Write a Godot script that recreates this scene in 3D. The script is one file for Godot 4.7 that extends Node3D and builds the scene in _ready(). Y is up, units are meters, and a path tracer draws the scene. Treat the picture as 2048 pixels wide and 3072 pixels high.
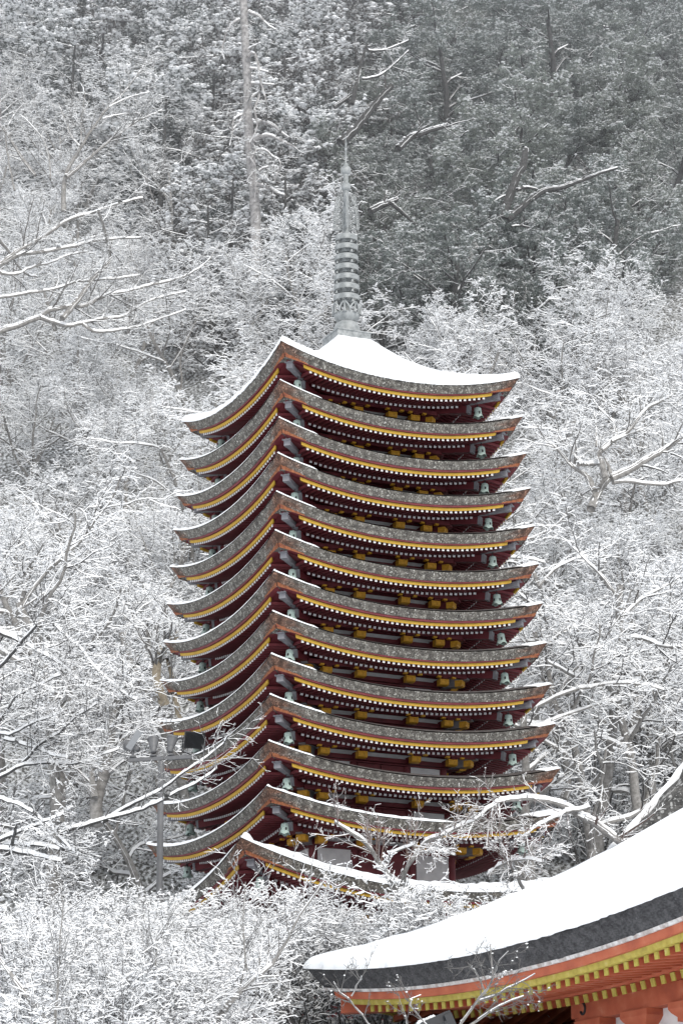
extends Node3D
# A thirteen-roofed pagoda in front of a steep snowy wood, the corner of a vermilion hall before it.

const FOCAL := 8489.2          # focal length in pixels of the 2048 x 3072 photograph
const PAGODA_AT := Vector3(0.1276, 5.9, -52.2)

var cam_basis := Basis()
var counts := {}
var mats := {}
var rng := RandomNumberGenerator.new()
var t_start := 0

# ------------------------------------------------------------------ mesh builder
class MB:
	var v := PackedVector3Array()
	var ix := PackedInt32Array()
	var col := PackedColorArray()

	func tri(a: Vector3, b: Vector3, c: Vector3) -> void:
		var k := v.size()
		v.append(a); v.append(b); v.append(c)
		ix.append(k); ix.append(k + 1); ix.append(k + 2)

	func quad(a: Vector3, b: Vector3, c: Vector3, d: Vector3) -> void:
		var k := v.size()
		v.append(a); v.append(b); v.append(c); v.append(d)
		ix.append_array(PackedInt32Array([k, k + 1, k + 2, k, k + 2, k + 3]))

	func seg(p0: Vector3, p1: Vector3, r0: float, r1: float, n: int) -> void:
		var d := p1 - p0
		var s := d.cross(Vector3.UP if absf(d.normalized().y) < 0.95 else Vector3.RIGHT).normalized()
		var t := d.cross(s).normalized()
		var k := v.size()
		for j in n:
			var a := TAU * j / n
			var o := s * cos(a) + t * sin(a)
			v.append(p0 + o * r0)
			v.append(p1 + o * r1)
		for j in n:
			var a0 := k + 2 * j
			var b0 := k + 2 * ((j + 1) % n)
			ix.append(a0); ix.append(b0); ix.append(a0 + 1)
			ix.append(b0); ix.append(b0 + 1); ix.append(a0 + 1)

	func tube(pts: PackedVector3Array, rad: PackedFloat32Array, n: int, cap := true) -> void:
		var k := v.size()
		var m := pts.size()
		var d0 := (pts[1] - pts[0]).normalized()
		var s := d0.cross(Vector3.UP if absf(d0.y) < 0.95 else Vector3.RIGHT).normalized()
		for i in m:
			var d := (pts[mini(i + 1, m - 1)] - pts[maxi(i - 1, 0)]).normalized()
			s = (s - d * s.dot(d)).normalized()
			var t := d.cross(s)
			for j in n:
				var a := TAU * j / n
				v.append(pts[i] + (s * cos(a) + t * sin(a)) * rad[i])
		for i in m - 1:
			for j in n:
				var a0 := k + i * n + j
				var b0 := k + i * n + (j + 1) % n
				ix.append_array(PackedInt32Array([a0, b0, a0 + n, b0, b0 + n, a0 + n]))
		if cap:
			for e in [0, m - 1]:
				var c := v.size()
				v.append(pts[e])
				for j in n:
					ix.append_array(PackedInt32Array([c, k + e * n + j, k + e * n + (j + 1) % n]))

	# snow lying along the top of a twig or limb
	func ridge(p0: Vector3, p1: Vector3, w0: float, w1: float, h0: float, h1: float) -> void:
		var d := p1 - p0
		var s := Vector3(-d.z, 0.0, d.x)
		if s.length_squared() < 1e-9:
			return
		s = s.normalized()
		var k := v.size()
		v.append(p0 + s * w0); v.append(p0 + Vector3(0, h0, 0)); v.append(p0 - s * w0)
		v.append(p1 + s * w1); v.append(p1 + Vector3(0, h1, 0)); v.append(p1 - s * w1)
		ix.append(k); ix.append(k + 1); ix.append(k + 3)
		ix.append(k + 1); ix.append(k + 4); ix.append(k + 3)
		ix.append(k + 1); ix.append(k + 2); ix.append(k + 4)
		ix.append(k + 2); ix.append(k + 5); ix.append(k + 4)

	func blob(p: Vector3, r: float, g: RandomNumberGenerator, flat := 0.65) -> void:
		var k := v.size()
		var a := g.randf() * TAU
		var c := cos(a)
		var s := sin(a)
		var rx := r * g.randf_range(0.7, 1.25)
		var rz := r * g.randf_range(0.7, 1.25)
		v.append(p + Vector3(0.15 * r * c, r * flat, 0.15 * r * s))
		v.append(p + Vector3(0, -r * flat * 0.6, 0))
		v.append(p + Vector3(c * rx, g.randf_range(-0.2, 0.2) * r, s * rx))
		v.append(p + Vector3(-s * rz, g.randf_range(-0.2, 0.2) * r, c * rz))
		v.append(p + Vector3(-c * rx, g.randf_range(-0.2, 0.2) * r, -s * rx))
		v.append(p + Vector3(s * rz, g.randf_range(-0.2, 0.2) * r, -c * rz))
		for j in 4:
			var q := k + 2 + j
			var q2 := k + 2 + (j + 1) % 4
			ix.append(k); ix.append(q); ix.append(q2)
			ix.append(k + 1); ix.append(q2); ix.append(q)

	func box(t: Transform3D, size: Vector3) -> void:
		var h := size * 0.5
		var k := v.size()
		for z in [-1, 1]:
			for y in [-1, 1]:
				for x in [-1, 1]:
					v.append(t * Vector3(x * h.x, y * h.y, z * h.z))
		for q in [[0, 1, 3, 2], [4, 6, 7, 5], [0, 4, 5, 1], [2, 3, 7, 6], [0, 2, 6, 4], [1, 5, 7, 3]]:
			ix.append_array(PackedInt32Array([k + q[0], k + q[1], k + q[2], k + q[0], k + q[2], k + q[3]]))

	func box_between(lo: Vector3, hi: Vector3) -> void:
		box(Transform3D(Basis(), (lo + hi) * 0.5), hi - lo)

	# a beam of rectangular section from a to b, its upper side up
	func beam(a: Vector3, b: Vector3, w: float, h: float) -> void:
		var d := (b - a)
		var s := d.cross(Vector3.UP).normalized()
		var u := s.cross(d).normalized()
		box(Transform3D(Basis(s, u, d.normalized()), (a + b) * 0.5), Vector3(w, h, d.length()))

	func lathe(profile: PackedVector2Array, n: int, at := Vector3.ZERO) -> void:
		var k := v.size()
		var m := profile.size()
		for i in m:
			for j in n:
				var a := TAU * j / n
				v.append(at + Vector3(cos(a) * profile[i].x, profile[i].y, sin(a) * profile[i].x))
		for i in m - 1:
			for j in n:
				var a0 := k + i * n + j
				var b0 := k + i * n + (j + 1) % n
				ix.append_array(PackedInt32Array([a0, a0 + n, b0, b0, a0 + n, b0 + n]))

	func grid(cols: int, rows: int, pts: PackedVector3Array) -> void:
		var k := v.size()
		v.append_array(pts)
		for r in rows - 1:
			for c in cols - 1:
				var a := k + r * cols + c
				ix.append_array(PackedInt32Array([a, a + 1, a + cols, a + 1, a + cols + 1, a + cols]))

	func add(o: MB, t: Transform3D) -> void:
		var k := v.size()
		v.append_array(t * o.v)
		for i in o.ix:
			ix.append(i + k)

	func mesh(smooth := false) -> ArrayMesh:
		var arr := []
		arr.resize(Mesh.ARRAY_MAX)
		arr[Mesh.ARRAY_VERTEX] = v
		arr[Mesh.ARRAY_INDEX] = ix
		if col.size() == v.size() and v.size() > 0:
			arr[Mesh.ARRAY_COLOR] = col
		if smooth:
			var nr := PackedVector3Array()
			nr.resize(v.size())
			for i in range(0, ix.size(), 3):
				var a := ix[i]
				var b := ix[i + 1]
				var c := ix[i + 2]
				var n := (v[c] - v[a]).cross(v[b] - v[a])
				nr[a] += n; nr[b] += n; nr[c] += n
			for i in nr.size():
				nr[i] = nr[i].normalized() if nr[i].length_squared() > 0.0 else Vector3.UP
			arr[Mesh.ARRAY_NORMAL] = nr
		var am := ArrayMesh.new()
		am.add_surface_from_arrays(Mesh.PRIMITIVE_TRIANGLES, arr)
		return am


# ------------------------------------------------------------------ naming
func numbered(called: String) -> String:
	var n: int = counts.get(called, 0)
	counts[called] = n + 1
	return called if n == 0 else "%s_%03d" % [called, n]

func tag(o: Node, label: String, category: String, group := "") -> void:
	o.set_meta("label", label)
	o.set_meta("category", category)
	if group:
		o.set_meta("group", group)

func thing(called: String, label: String, category: String, at := Vector3.ZERO, turn := 0.0, group := "") -> Node3D:
	var o := Node3D.new()
	o.name = numbered(called)
	add_child(o)
	o.position = at
	o.rotation.y = turn
	tag(o, label, category, group)
	return o

func part(called: String, m: Mesh, mat: Material, parent: Node3D, turn := 0.0, stuff := false) -> MeshInstance3D:
	var o := MeshInstance3D.new()
	o.name = called
	o.mesh = m
	if mat:
		o.material_override = mat
	o.rotation.y = turn
	parent.add_child(o, true)
	if stuff:
		o.set_meta("kind", "stuff")
	return o

func setting(called: String, m: Mesh, mat: Material) -> MeshInstance3D:
	var o := MeshInstance3D.new()
	o.name = called
	o.mesh = m
	o.material_override = mat
	add_child(o)
	o.set_meta("kind", "structure")
	return o

# ------------------------------------------------------------------ camera geometry
func px(u: float, v: float, dist: float) -> Vector3:      # photograph pixel -> the point at that distance
	var d := cam_basis * Vector3((u - 1024.0) / FOCAL, -(v - 1536.0) / FOCAL, -1.0)
	return d * (dist / -d.z)

func to_px(p: Vector3) -> Vector2:
	var q := cam_basis.inverse() * p
	return Vector2(1024.0 + FOCAL * q.x / -q.z, 1536.0 - FOCAL * q.y / -q.z)

# ------------------------------------------------------------------ materials
func lin(r: float, g: float, b: float) -> Color:
	return Color(r, g, b).linear_to_srgb()

func plain(c: Color, rough := 0.8, metal := 0.0) -> StandardMaterial3D:
	var m := StandardMaterial3D.new()
	m.albedo_color = c
	m.roughness = rough
	m.metallic = metal
	return m

func noise(freq: float, octaves := 4, sd := 1) -> FastNoiseLite:
	var n := FastNoiseLite.new()
	n.noise_type = FastNoiseLite.TYPE_SIMPLEX_SMOOTH
	n.frequency = freq
	n.fractal_octaves = octaves
	n.seed = sd
	return n

func ramp_tex(freq: float, octaves: int, sd: int, stops: Array, size := 512) -> NoiseTexture2D:
	var t := NoiseTexture2D.new()
	t.width = size
	t.height = size
	t.seamless = true
	t.noise = noise(freq, octaves, sd)
	var g := Gradient.new()
	var offs := PackedFloat32Array()
	var cols := PackedColorArray()
	for s in stops:
		offs.append(s[0])
		cols.append(s[1])
	g.offsets = offs
	g.colors = cols
	t.color_ramp = g
	return t

func bump_tex(freq: float, octaves: int, sd: int, strength: float, size := 512) -> NoiseTexture2D:
	var t := NoiseTexture2D.new()
	t.width = size
	t.height = size
	t.seamless = true
	t.noise = noise(freq, octaves, sd)
	t.as_normal_map = true
	t.bump_strength = strength
	return t

func textured(tex: Texture2D, scale: float, rough := 0.85, bump: Texture2D = null, bump_scale := 1.0, world := false) -> StandardMaterial3D:
	var m := StandardMaterial3D.new()
	m.albedo_texture = tex
	m.roughness = rough
	m.uv1_triplanar = true
	m.uv1_world_triplanar = world
	m.uv1_scale = Vector3.ONE * scale
	if bump:
		m.normal_enabled = true
		m.normal_texture = bump
		m.normal_scale = bump_scale
	return m

func bark_image(sd: int, base: Color, dark: Color, lichen: Color, amount: float) -> ImageTexture:
	# layered cypress-bark thatch: fine horizontal courses, grain, and spots of pale lichen with outlines
	var n := 512
	var a := noise(0.012, 4, sd)
	var b := noise(0.055, 3, sd + 1)
	var c := noise(0.014, 3, sd + 2)
	var im := Image.create(n, n, false, Image.FORMAT_RGB8)
	var g := RandomNumberGenerator.new()
	g.seed = sd
	for y in n:
		var course := g.randf_range(-0.22, 0.22) if y % 5 == 0 else 0.0
		for x in n:
			# blend across the border so that the tile repeats without a seam
			var k := a.get_noise_2d(x, y * 1.4) * 0.9 + b.get_noise_2d(x * 0.6, y * 1.6) * 0.8 + course
			var q := dark.lerp(base, clampf(0.55 + k, 0.0, 1.0))
			var l := b.get_noise_2d(x * 1.1 + 900.0, y * 1.1) * 0.75 + c.get_noise_2d(x + 300.0, y) * 0.8
			if l > 0.55 - amount:
				q = q.lerp(lichen, clampf((l - 0.55 + amount) * 4.0, 0.0, 0.92))
			im.set_pixel(x, y, q)
	for k in int(1500 * amount / 0.3):
		var cx := g.randi() % n
		var cy := g.randi() % n
		if c.get_noise_2d(cx + 300.0, cy) < g.randf_range(-0.5, 0.35):
			continue
		var rr := g.randf_range(1.5, 6.5)
		var pale := lichen.lerp(Color(0.93, 0.93, 0.92), g.randf() * 0.7)
		for dy in range(-7, 8):
			for dx in range(-7, 8):
				if dx * dx + dy * dy < rr * rr * g.randf_range(0.6, 1.2):
					im.set_pixel(posmod(cx + dx, n), posmod(cy + dy, n), pale)
	return ImageTexture.create_from_image(im)

func make_materials() -> void:
	var sn := plain(lin(0.90, 0.91, 0.925), 0.95)
	mats.snow = sn
	var rs := plain(lin(0.84, 0.865, 0.895), 0.95)
	rs.normal_enabled = true
	rs.normal_texture = bump_tex(0.02, 5, 4, 2.0)
	rs.normal_scale = 0.45
	rs.uv1_triplanar = true
	rs.uv1_scale = Vector3.ONE * 0.7
	mats.roof_snow = rs
	var bn := bump_tex(0.08, 5, 21, 6.0)
	mats.bark = textured(bark_image(3, lin(0.195, 0.182, 0.165), lin(0.05, 0.046, 0.042), lin(0.45, 0.44, 0.39), 0.13), 1.0, 0.95, bn, 0.8)
	mats.bark.vertex_color_use_as_albedo = true
	mats.roof_top = textured(bark_image(31, lin(0.10, 0.085, 0.08), lin(0.04, 0.035, 0.035), lin(0.22, 0.21, 0.20), 0.0), 1.0, 0.95, bn, 0.8)
	mats.hall_bark = textured(bark_image(77, lin(0.085, 0.085, 0.09), lin(0.022, 0.022, 0.025), lin(0.15, 0.15, 0.155), 0.0), 0.7, 0.95, bn, 0.6)
	mats.bare_bark = textured(ramp_tex(0.02, 4, 9, [[0.0, lin(0.10, 0.04, 0.022)], [0.5, lin(0.28, 0.095, 0.042)], [1.0, lin(0.42, 0.17, 0.085)]]), 1.5, 0.85)
	mats.maroon = textured(ramp_tex(0.01, 4, 12, [[0.0, lin(0.115, 0.016, 0.024)], [0.5, lin(0.155, 0.022, 0.030)], [1.0, lin(0.20, 0.034, 0.042)]]), 0.6, 0.6)
	mats.yellow = textured(ramp_tex(0.012, 4, 13, [[0.0, lin(0.45, 0.265, 0.022)], [0.5, lin(0.53, 0.32, 0.030)], [1.0, lin(0.58, 0.365, 0.045)]]), 0.8, 0.6)
	mats.ochre = textured(ramp_tex(0.015, 4, 14, [[0.0, lin(0.56, 0.27, 0.02)], [0.5, lin(0.76, 0.39, 0.03)], [1.0, lin(0.84, 0.47, 0.05)]]), 1.6, 0.55)
	mats.white = textured(ramp_tex(0.01, 4, 15, [[0.0, lin(0.62, 0.62, 0.63)], [0.6, lin(0.74, 0.74, 0.75)], [1.0, lin(0.80, 0.80, 0.80)]]), 0.7, 0.85)
	mats.tip = plain(lin(0.72, 0.72, 0.74), 0.8)
	mats.grey_paint = textured(ramp_tex(0.01, 3, 16, [[0.0, lin(0.20, 0.20, 0.225)], [1.0, lin(0.34, 0.34, 0.365)]]), 0.8, 0.7)
	mats.verdigris = textured(ramp_tex(0.02, 4, 17, [[0.0, lin(0.26, 0.36, 0.33)], [0.5, lin(0.44, 0.56, 0.52)], [1.0, lin(0.60, 0.70, 0.66)]]), 2.5, 0.6, null, 1.0, true)
	mats.bronze = textured(ramp_tex(0.012, 5, 18, [[0.0, lin(0.15, 0.162, 0.166)], [0.5, lin(0.27, 0.285, 0.29)], [1.0, lin(0.42, 0.435, 0.44)]]), 1.2, 0.5)
	mats.vermilion = textured(ramp_tex(0.012, 5, 22, [[0.0, lin(0.30, 0.065, 0.032)], [0.45, lin(0.41, 0.095, 0.042)], [0.75, lin(0.46, 0.125, 0.06)], [1.0, lin(0.52, 0.22, 0.14)]]), 0.35, 0.65)
	mats.hall_yellow = textured(ramp_tex(0.015, 4, 23, [[0.0, lin(0.27, 0.22, 0.04)], [0.45, lin(0.40, 0.33, 0.055)], [0.75, lin(0.46, 0.39, 0.085)], [1.0, lin(0.50, 0.45, 0.20)]]), 0.8, 0.7)
	mats.worn_white = textured(ramp_tex(0.02, 4, 24, [[0.0, lin(0.30, 0.20, 0.17)], [0.42, lin(0.42, 0.40, 0.39)], [0.55, lin(0.62, 0.61, 0.61)], [1.0, lin(0.72, 0.71, 0.71)]]), 0.6, 0.85)
	mats.black_paint = plain(lin(0.012, 0.012, 0.014), 0.6)
	mats.steel = textured(ramp_tex(0.01, 4, 26, [[0.0, lin(0.10, 0.102, 0.108)], [1.0, lin(0.16, 0.162, 0.17)]]), 0.7, 0.5, null, 1.0, true)
	mats.dark_steel = plain(lin(0.025, 0.026, 0.030), 0.5)
	mats.glass = plain(lin(0.22, 0.23, 0.245), 0.12)
	mats.pale_bark = textured(ramp_tex(0.02, 5, 27, [[0.0, lin(0.13, 0.125, 0.12)], [0.5, lin(0.26, 0.25, 0.24)], [1.0, lin(0.42, 0.41, 0.40)]]), 0.8, 0.95, bn, 0.6)
	mats.tan_bark = textured(ramp_tex(0.02, 5, 37, [[0.0, lin(0.20, 0.17, 0.13)], [0.5, lin(0.34, 0.29, 0.22)], [1.0, lin(0.46, 0.41, 0.33)]]), 0.8, 0.95, bn, 0.6)
	mats.dark_bark = textured(ramp_tex(0.02, 5, 28, [[0.0, lin(0.035, 0.035, 0.036)], [0.5, lin(0.065, 0.064, 0.064)], [1.0, lin(0.15, 0.15, 0.15)]]), 0.8, 0.95, bn, 0.6)
	mats.twig = plain(lin(0.075, 0.070, 0.069), 0.95)
	mats.twig_pale = plain(lin(0.135, 0.13, 0.127), 0.95)
	mats.twig_red = plain(lin(0.17, 0.12, 0.105), 0.95)
	mats.leaf = plain(lin(0.26, 0.29, 0.275), 0.6)
	mats.leaf2 = plain(lin(0.31, 0.335, 0.31), 0.6)
	mats.needle = plain(lin(0.085, 0.10, 0.093), 0.8)
	mats.needle_brown = plain(lin(0.125, 0.115, 0.108), 0.85)
	mats.snag = textured(ramp_tex(0.02, 5, 29, [[0.0, lin(0.12, 0.115, 0.115)], [0.5, lin(0.34, 0.33, 0.33)], [1.0, lin(0.56, 0.55, 0.55)]]), 0.6, 0.9, bn, 0.8)
	mats.speckled = textured(bark_image(91, lin(0.13, 0.125, 0.12), lin(0.03, 0.03, 0.03), lin(0.55, 0.55, 0.54), 0.16), 0.45, 0.95, bn, 1.0)
	mats.stone = textured(ramp_tex(0.02, 5, 30, [[0.0, lin(0.14, 0.14, 0.14)], [1.0, lin(0.34, 0.34, 0.33)]]), 0.5, 0.95, bn, 0.8)
	# forest floor: dark litter and undergrowth with patches of lying snow
	mats.floor = textured(ramp_tex(0.025, 5, 33, [[0.0, lin(0.07, 0.07, 0.066)], [0.48, lin(0.13, 0.128, 0.122)], [0.56, lin(0.70, 0.72, 0.74)], [1.0, lin(0.86, 0.88, 0.90)]], 1024), 0.3, 0.95, null, 1.0, true)
	mats.ground_snow = rs

# ------------------------------------------------------------------ terrain
var tn := noise(0.07, 3, 5)
func ground_y(x: float, d: float) -> float:
	var y := -2.2
	if d > 22.0:
		y += 7.6 * smoothstep(22.0, 45.0, d)
	if d > 45.0:
		y += 0.5 * smoothstep(45.0, 48.0, d)
	if d > 56.5:
		var t := d - 56.5
		y += 0.86 * t * smoothstep(0.0, 5.0, t)
	y += tn.get_noise_2d(x, d) * 0.6 * smoothstep(55.0, 62.0, d) + tn.get_noise_2d(x * 2.0, d * 2.0 + 50.0) * 0.12
	return y

func on_ground(x: float, d: float) -> Vector3:
	return Vector3(x, ground_y(x, d), -d)

func ground_sheet(d0: float, d1: float, nd: int) -> ArrayMesh:
	var mb := MB.new()
	var pts := PackedVector3Array()
	var nx := 61
	for j in nd:
		var d := lerpf(d0, d1, j / (nd - 1.0))
		for i in nx:
			pts.append(on_ground(-90.0 + 180.0 * i / (nx - 1), d))
	mb.grid(nx, nd, pts)
	return mb.mesh(true)

func build_ground() -> void:
	setting("snowy_ground", ground_sheet(-40.0, 58.0, 90), mats.ground_snow)
	setting("hillside", ground_sheet(58.0, 190.0, 100), mats.floor)

# ------------------------------------------------------------------ hipped roofs with lifted corners
class Roof:
	var a := 2.5      # half width at the eave
	var w := 1.6      # from the eave to the wall
	var c := 0.42     # lift of the corners
	var s := 1.0      # scale of the timbers
	var rise := 0.27
	var top := false
	var apex := 0.4   # half width where a top roof ends
	var rise_top := 1.6
	var thick := 0.15
	var bend := 0.58   # how hollow a top roof is
	func lift(u: float, i: float) -> float:
		return c * pow(absf(u), 2.1) * pow(clampf(1.0 - i / w, 0.0, 1.0), 1.25)
	func at(u: float, i: float, y: float) -> Vector3:
		return Vector3(u * (a - i), y + lift(u, i), a - i)
	func at_s(sx: float, i: float, y: float) -> Vector3:
		return Vector3(sx, y + lift(sx / maxf(a - i, 0.01), i), a - i)
	func surface(i: float) -> float:    # height of the roof skin above the eave at inset i
		if top:
			var t := i / (a - apex)
			return rise_top * ((1.0 - bend) * t + bend * t * t)
		var t2 := clampf(i / w, 0.0, 1.0)
		return rise * (0.45 * minf(1.0, t2 * 5.0) * (2.0 - minf(1.0, t2 * 5.0)) * 0.5 + 0.55 * t2) + 0.02
	# a timber that follows the eave: section from inset i0 (outer) to i1, between y0 (upper) and y1 (lower)
	func strip(mb: MB, i0: float, i1: float, y0: float, y1: float, end: float, seg := 24, from := -1.0, to := 1.0) -> void:
		var k := mb.v.size()
		for n in seg + 1:
			var u: float = lerpf(from, to, float(n) / seg)
			for q in [[i0, y0], [i0 + 0.01 * s, y1], [i1, y1], [i1, y0]]:
				var half: float = a - q[0] - end
				var p := at_s(u * half, q[0], q[1])
				mb.v.append(p)
		for n in seg:
			for j in 4:
				var a0 := k + n * 4 + j
				var b0 := k + n * 4 + (j + 1) % 4
				mb.ix.append_array(PackedInt32Array([a0, b0, a0 + 4, b0, b0 + 4, a0 + 4]))
		for e in [k, k + seg * 4]:
			mb.ix.append_array(PackedInt32Array([e, e + 1, e + 2, e, e + 2, e + 3]))

# the thatch: upper skin and thick slanting edge on all four sides, one body
func thatch(r: Roof, g: RandomNumberGenerator) -> Array:
	var face := MB.new()
	var skin := MB.new()
	var wear := noise(1.6, 3, g.randi() % 1000)
	var seg := 40
	for side in 4:
		var b := Basis(Vector3.UP, side * PI / 2)
		var rows := 6
		var pts := PackedVector3Array()
		var cols := PackedColorArray()
		for j in rows:
			var t := float(j) / (rows - 1)
			for n in seg + 1:
				var u := -1.0 + 2.0 * n / seg
				var thick := r.thick * (1.0 + 0.30 * pow(absf(u), 5.0))
				var lean := r.thick * 0.62 * t * (1.0 + 0.5 * pow(absf(u), 8.0))
				var rough := 0.0 if absf(u) > 0.97 else g.randf_range(-0.008, 0.008) * r.s
				var p := r.at(u, lean - rough, -thick * t)
				pts.append(b * p)
				var e := clampf((absf(u) - 0.80 + 0.16 * wear.get_noise_2d(u * 4.0 + side * 9.0, t * 2.0)) * 7.0, 0.0, 1.0)
				cols.append(Color(1, 1, 1).lerp(Color(0.85, 0.50, 0.40), e))
		face.grid(seg + 1, rows, pts)
		face.col.append_array(cols)
		# underside lip
		var lip := PackedVector3Array()
		var lc := PackedColorArray()
		for j in 2:
			for n in seg + 1:
				var u := -1.0 + 2.0 * n / seg
				var thick := r.thick * (1.0 + 0.30 * pow(absf(u), 5.0))
				var i0 := r.thick * 0.62 * (1.0 + 0.5 * pow(absf(u), 8.0))
				var p := r.at(u, i0 + j * 0.30 * r.s, -thick + j * 0.03 * r.s)
				lip.append(b * p)
				lc.append(Color(1, 1, 1))
		face.grid(seg + 1, 2, lip)
		face.col.append_array(lc)
		var inner := (r.a - r.apex) if r.top else r.w
		var rr := 16
		var sp := PackedVector3Array()
		for j in rr:
			var i := inner * pow(float(j) / (rr - 1), 1.3)
			for n in seg + 1:
				var u := -1.0 + 2.0 * n / seg
				sp.append(b * r.at(u, i, r.surface(i)))
		skin.grid(seg + 1, rr, sp)
	return [face.mesh(true), skin.mesh(true)]

func snow_strip(r: Roof, from: float, to: float, width: float, h: float, g: RandomNumberGenerator, turn: float) -> MB:
	var mb := MB.new()
	var b := Basis(Vector3.UP, turn)
	var seg := maxi(8, int(60 * (to - from) / 2.0))
	var rows := 7
	var pts := PackedVector3Array()
	var nz := noise(2.2, 3, g.randi() % 999)
	for j in rows:
		var t := float(j) / (rows - 1)
		for n in seg + 1:
			var f := float(n) / seg
			var u := lerpf(from, to, f)
			var wob := 1.0 + 0.45 * nz.get_noise_2d(u * 6.0, 3.0)
			var taper := minf(1.0, minf(f, 1.0 - f) * 12.0)
			if absf(u) > 0.985:
				taper = 1.0
			var i := -0.012 * r.s + width * t * wob * (0.3 + 0.7 * taper)
			var y := r.surface(maxf(i, 0.0)) + h * wob * taper * sin(clampf(t * 1.05 + 0.12, 0.0, 1.0) * PI) - 0.006
			if j == 0:
				y = r.surface(0.0) - 0.012
			pts.append(b * r.at(u, i, y))
	mb.grid(seg + 1, rows, pts)
	return mb

func snow_sheet(r: Roof, h: float, g: RandomNumberGenerator) -> ArrayMesh:   # a thick blanket over a whole roof
	var mb := MB.new()
	var nz := noise(0.9, 4, g.randi() % 999)
	var fine := noise(6.0, 3, g.randi() % 999)
	var seg := 120
	for side in 4:
		var b := Basis(Vector3.UP, side * PI / 2)
		var pts := PackedVector3Array()
		var inner := r.a - r.apex
		var rr := 34
		for j in rr:
			var t := float(j) / (rr - 1)
			for n in seg + 1:
				var u := -1.0 + 2.0 * n / seg
				var i: float
				var y: float
				var e := 1.0 if absf(u) > 0.985 else 1.0 + 1.1 * fine.get_noise_2d(u * r.a * 1.6, side * 7.0)
				if j < 6:
					var q := j / 5.0
					i = (-0.02 * e + 0.10 * (1.0 - cos(q * PI / 2)) ) * r.s * 0.7 + 0.035 * r.s * (e - 1.0) * (1.0 - q)
					y = r.surface(maxf(i, 0.0)) - 0.01 + h * sin(q * PI / 2) * (0.85 + 0.15 * e)
				else:
					i = 0.07 * r.s + (inner - 0.07 * r.s) * pow((t - 5.0 / (rr - 1)) / (1.0 - 5.0 / (rr - 1)), 1.2)
					y = r.surface(i) - 0.01 + h * (1.0 + 0.16 * nz.get_noise_3d(u * (r.a - i), side * 5.0, i) + 0.10 * fine.get_noise_3d(u * (r.a - i) * 0.6, side * 3.0, i * 0.6))
				pts.append(b * r.at(u, i, y))
		mb.grid(seg + 1, rr, pts)
	return mb.mesh(true)

func row_of_rafters(r: Roof, i0: float, i1: float, y0: float, y1: float, w: float, h: float, pitch: float, keep: float, tip: float) -> Array:
	var mb := MB.new()
	var tips := MB.new()
	var n := int((r.a - i0 - keep) / pitch)
	for j in range(-n, n + 1):
		var x := j * pitch
		var inner := minf(i1, r.a - absf(x) - 0.06 * r.s)
		if inner - i0 < 0.06 * r.s:
			continue
		var t := (inner - i0) / (i1 - i0)
		var p0 := r.at_s(x, i0, y0)
		var p1 := r.at_s(x, inner, lerpf(y0, y1, t))
		mb.beam(p0, p1, w, h)
		var d := (p0 - p1).normalized()
		tips.beam(p0, p0 + d * tip, w * 1.04, h * 1.04)
	return [mb.mesh(), tips.mesh()]

# ------------------------------------------------------------------ the pagoda
var tier_h := [32.00938267, 30.62051896, 29.3286853, 28.11754495, 26.82241731, 25.52895494, 24.20552414, 22.88232679, 21.50931443, 20.21749563, 18.76309619, 17.36029808, 15.45479427]
var ordinal := ["topmost", "second", "third", "fourth", "fifth", "sixth", "seventh", "eighth", "ninth", "tenth", "eleventh", "twelfth", "thirteenth"]

func nose_mesh(w: float) -> ArrayMesh:      # the yellow end of a bracket arm: upright face, underside curling forward
	var mb := MB.new()
	var prof := [Vector2(0.0, 0.0), Vector2(0.0, -0.07), Vector2(-0.012, -0.10), Vector2(-0.05, -0.115), Vector2(-0.14, -0.12), Vector2(-0.14, 0.0)]
	var k := mb.v.size()
	for x in [-w / 2, w / 2]:
		for p in prof:
			mb.v.append(Vector3(x, p.y, p.x))
	var m := prof.size()
	for i in m:
		var j := (i + 1) % m
		mb.ix.append_array(PackedInt32Array([k + i, k + j, k + m + i, k + j, k + m + j, k + m + i]))
	for i in range(1, m - 1):
		mb.ix.append_array(PackedInt32Array([k, k + i, k + i + 1, k + m, k + m + i + 1, k + m + i]))
	return mb.mesh()

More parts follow.
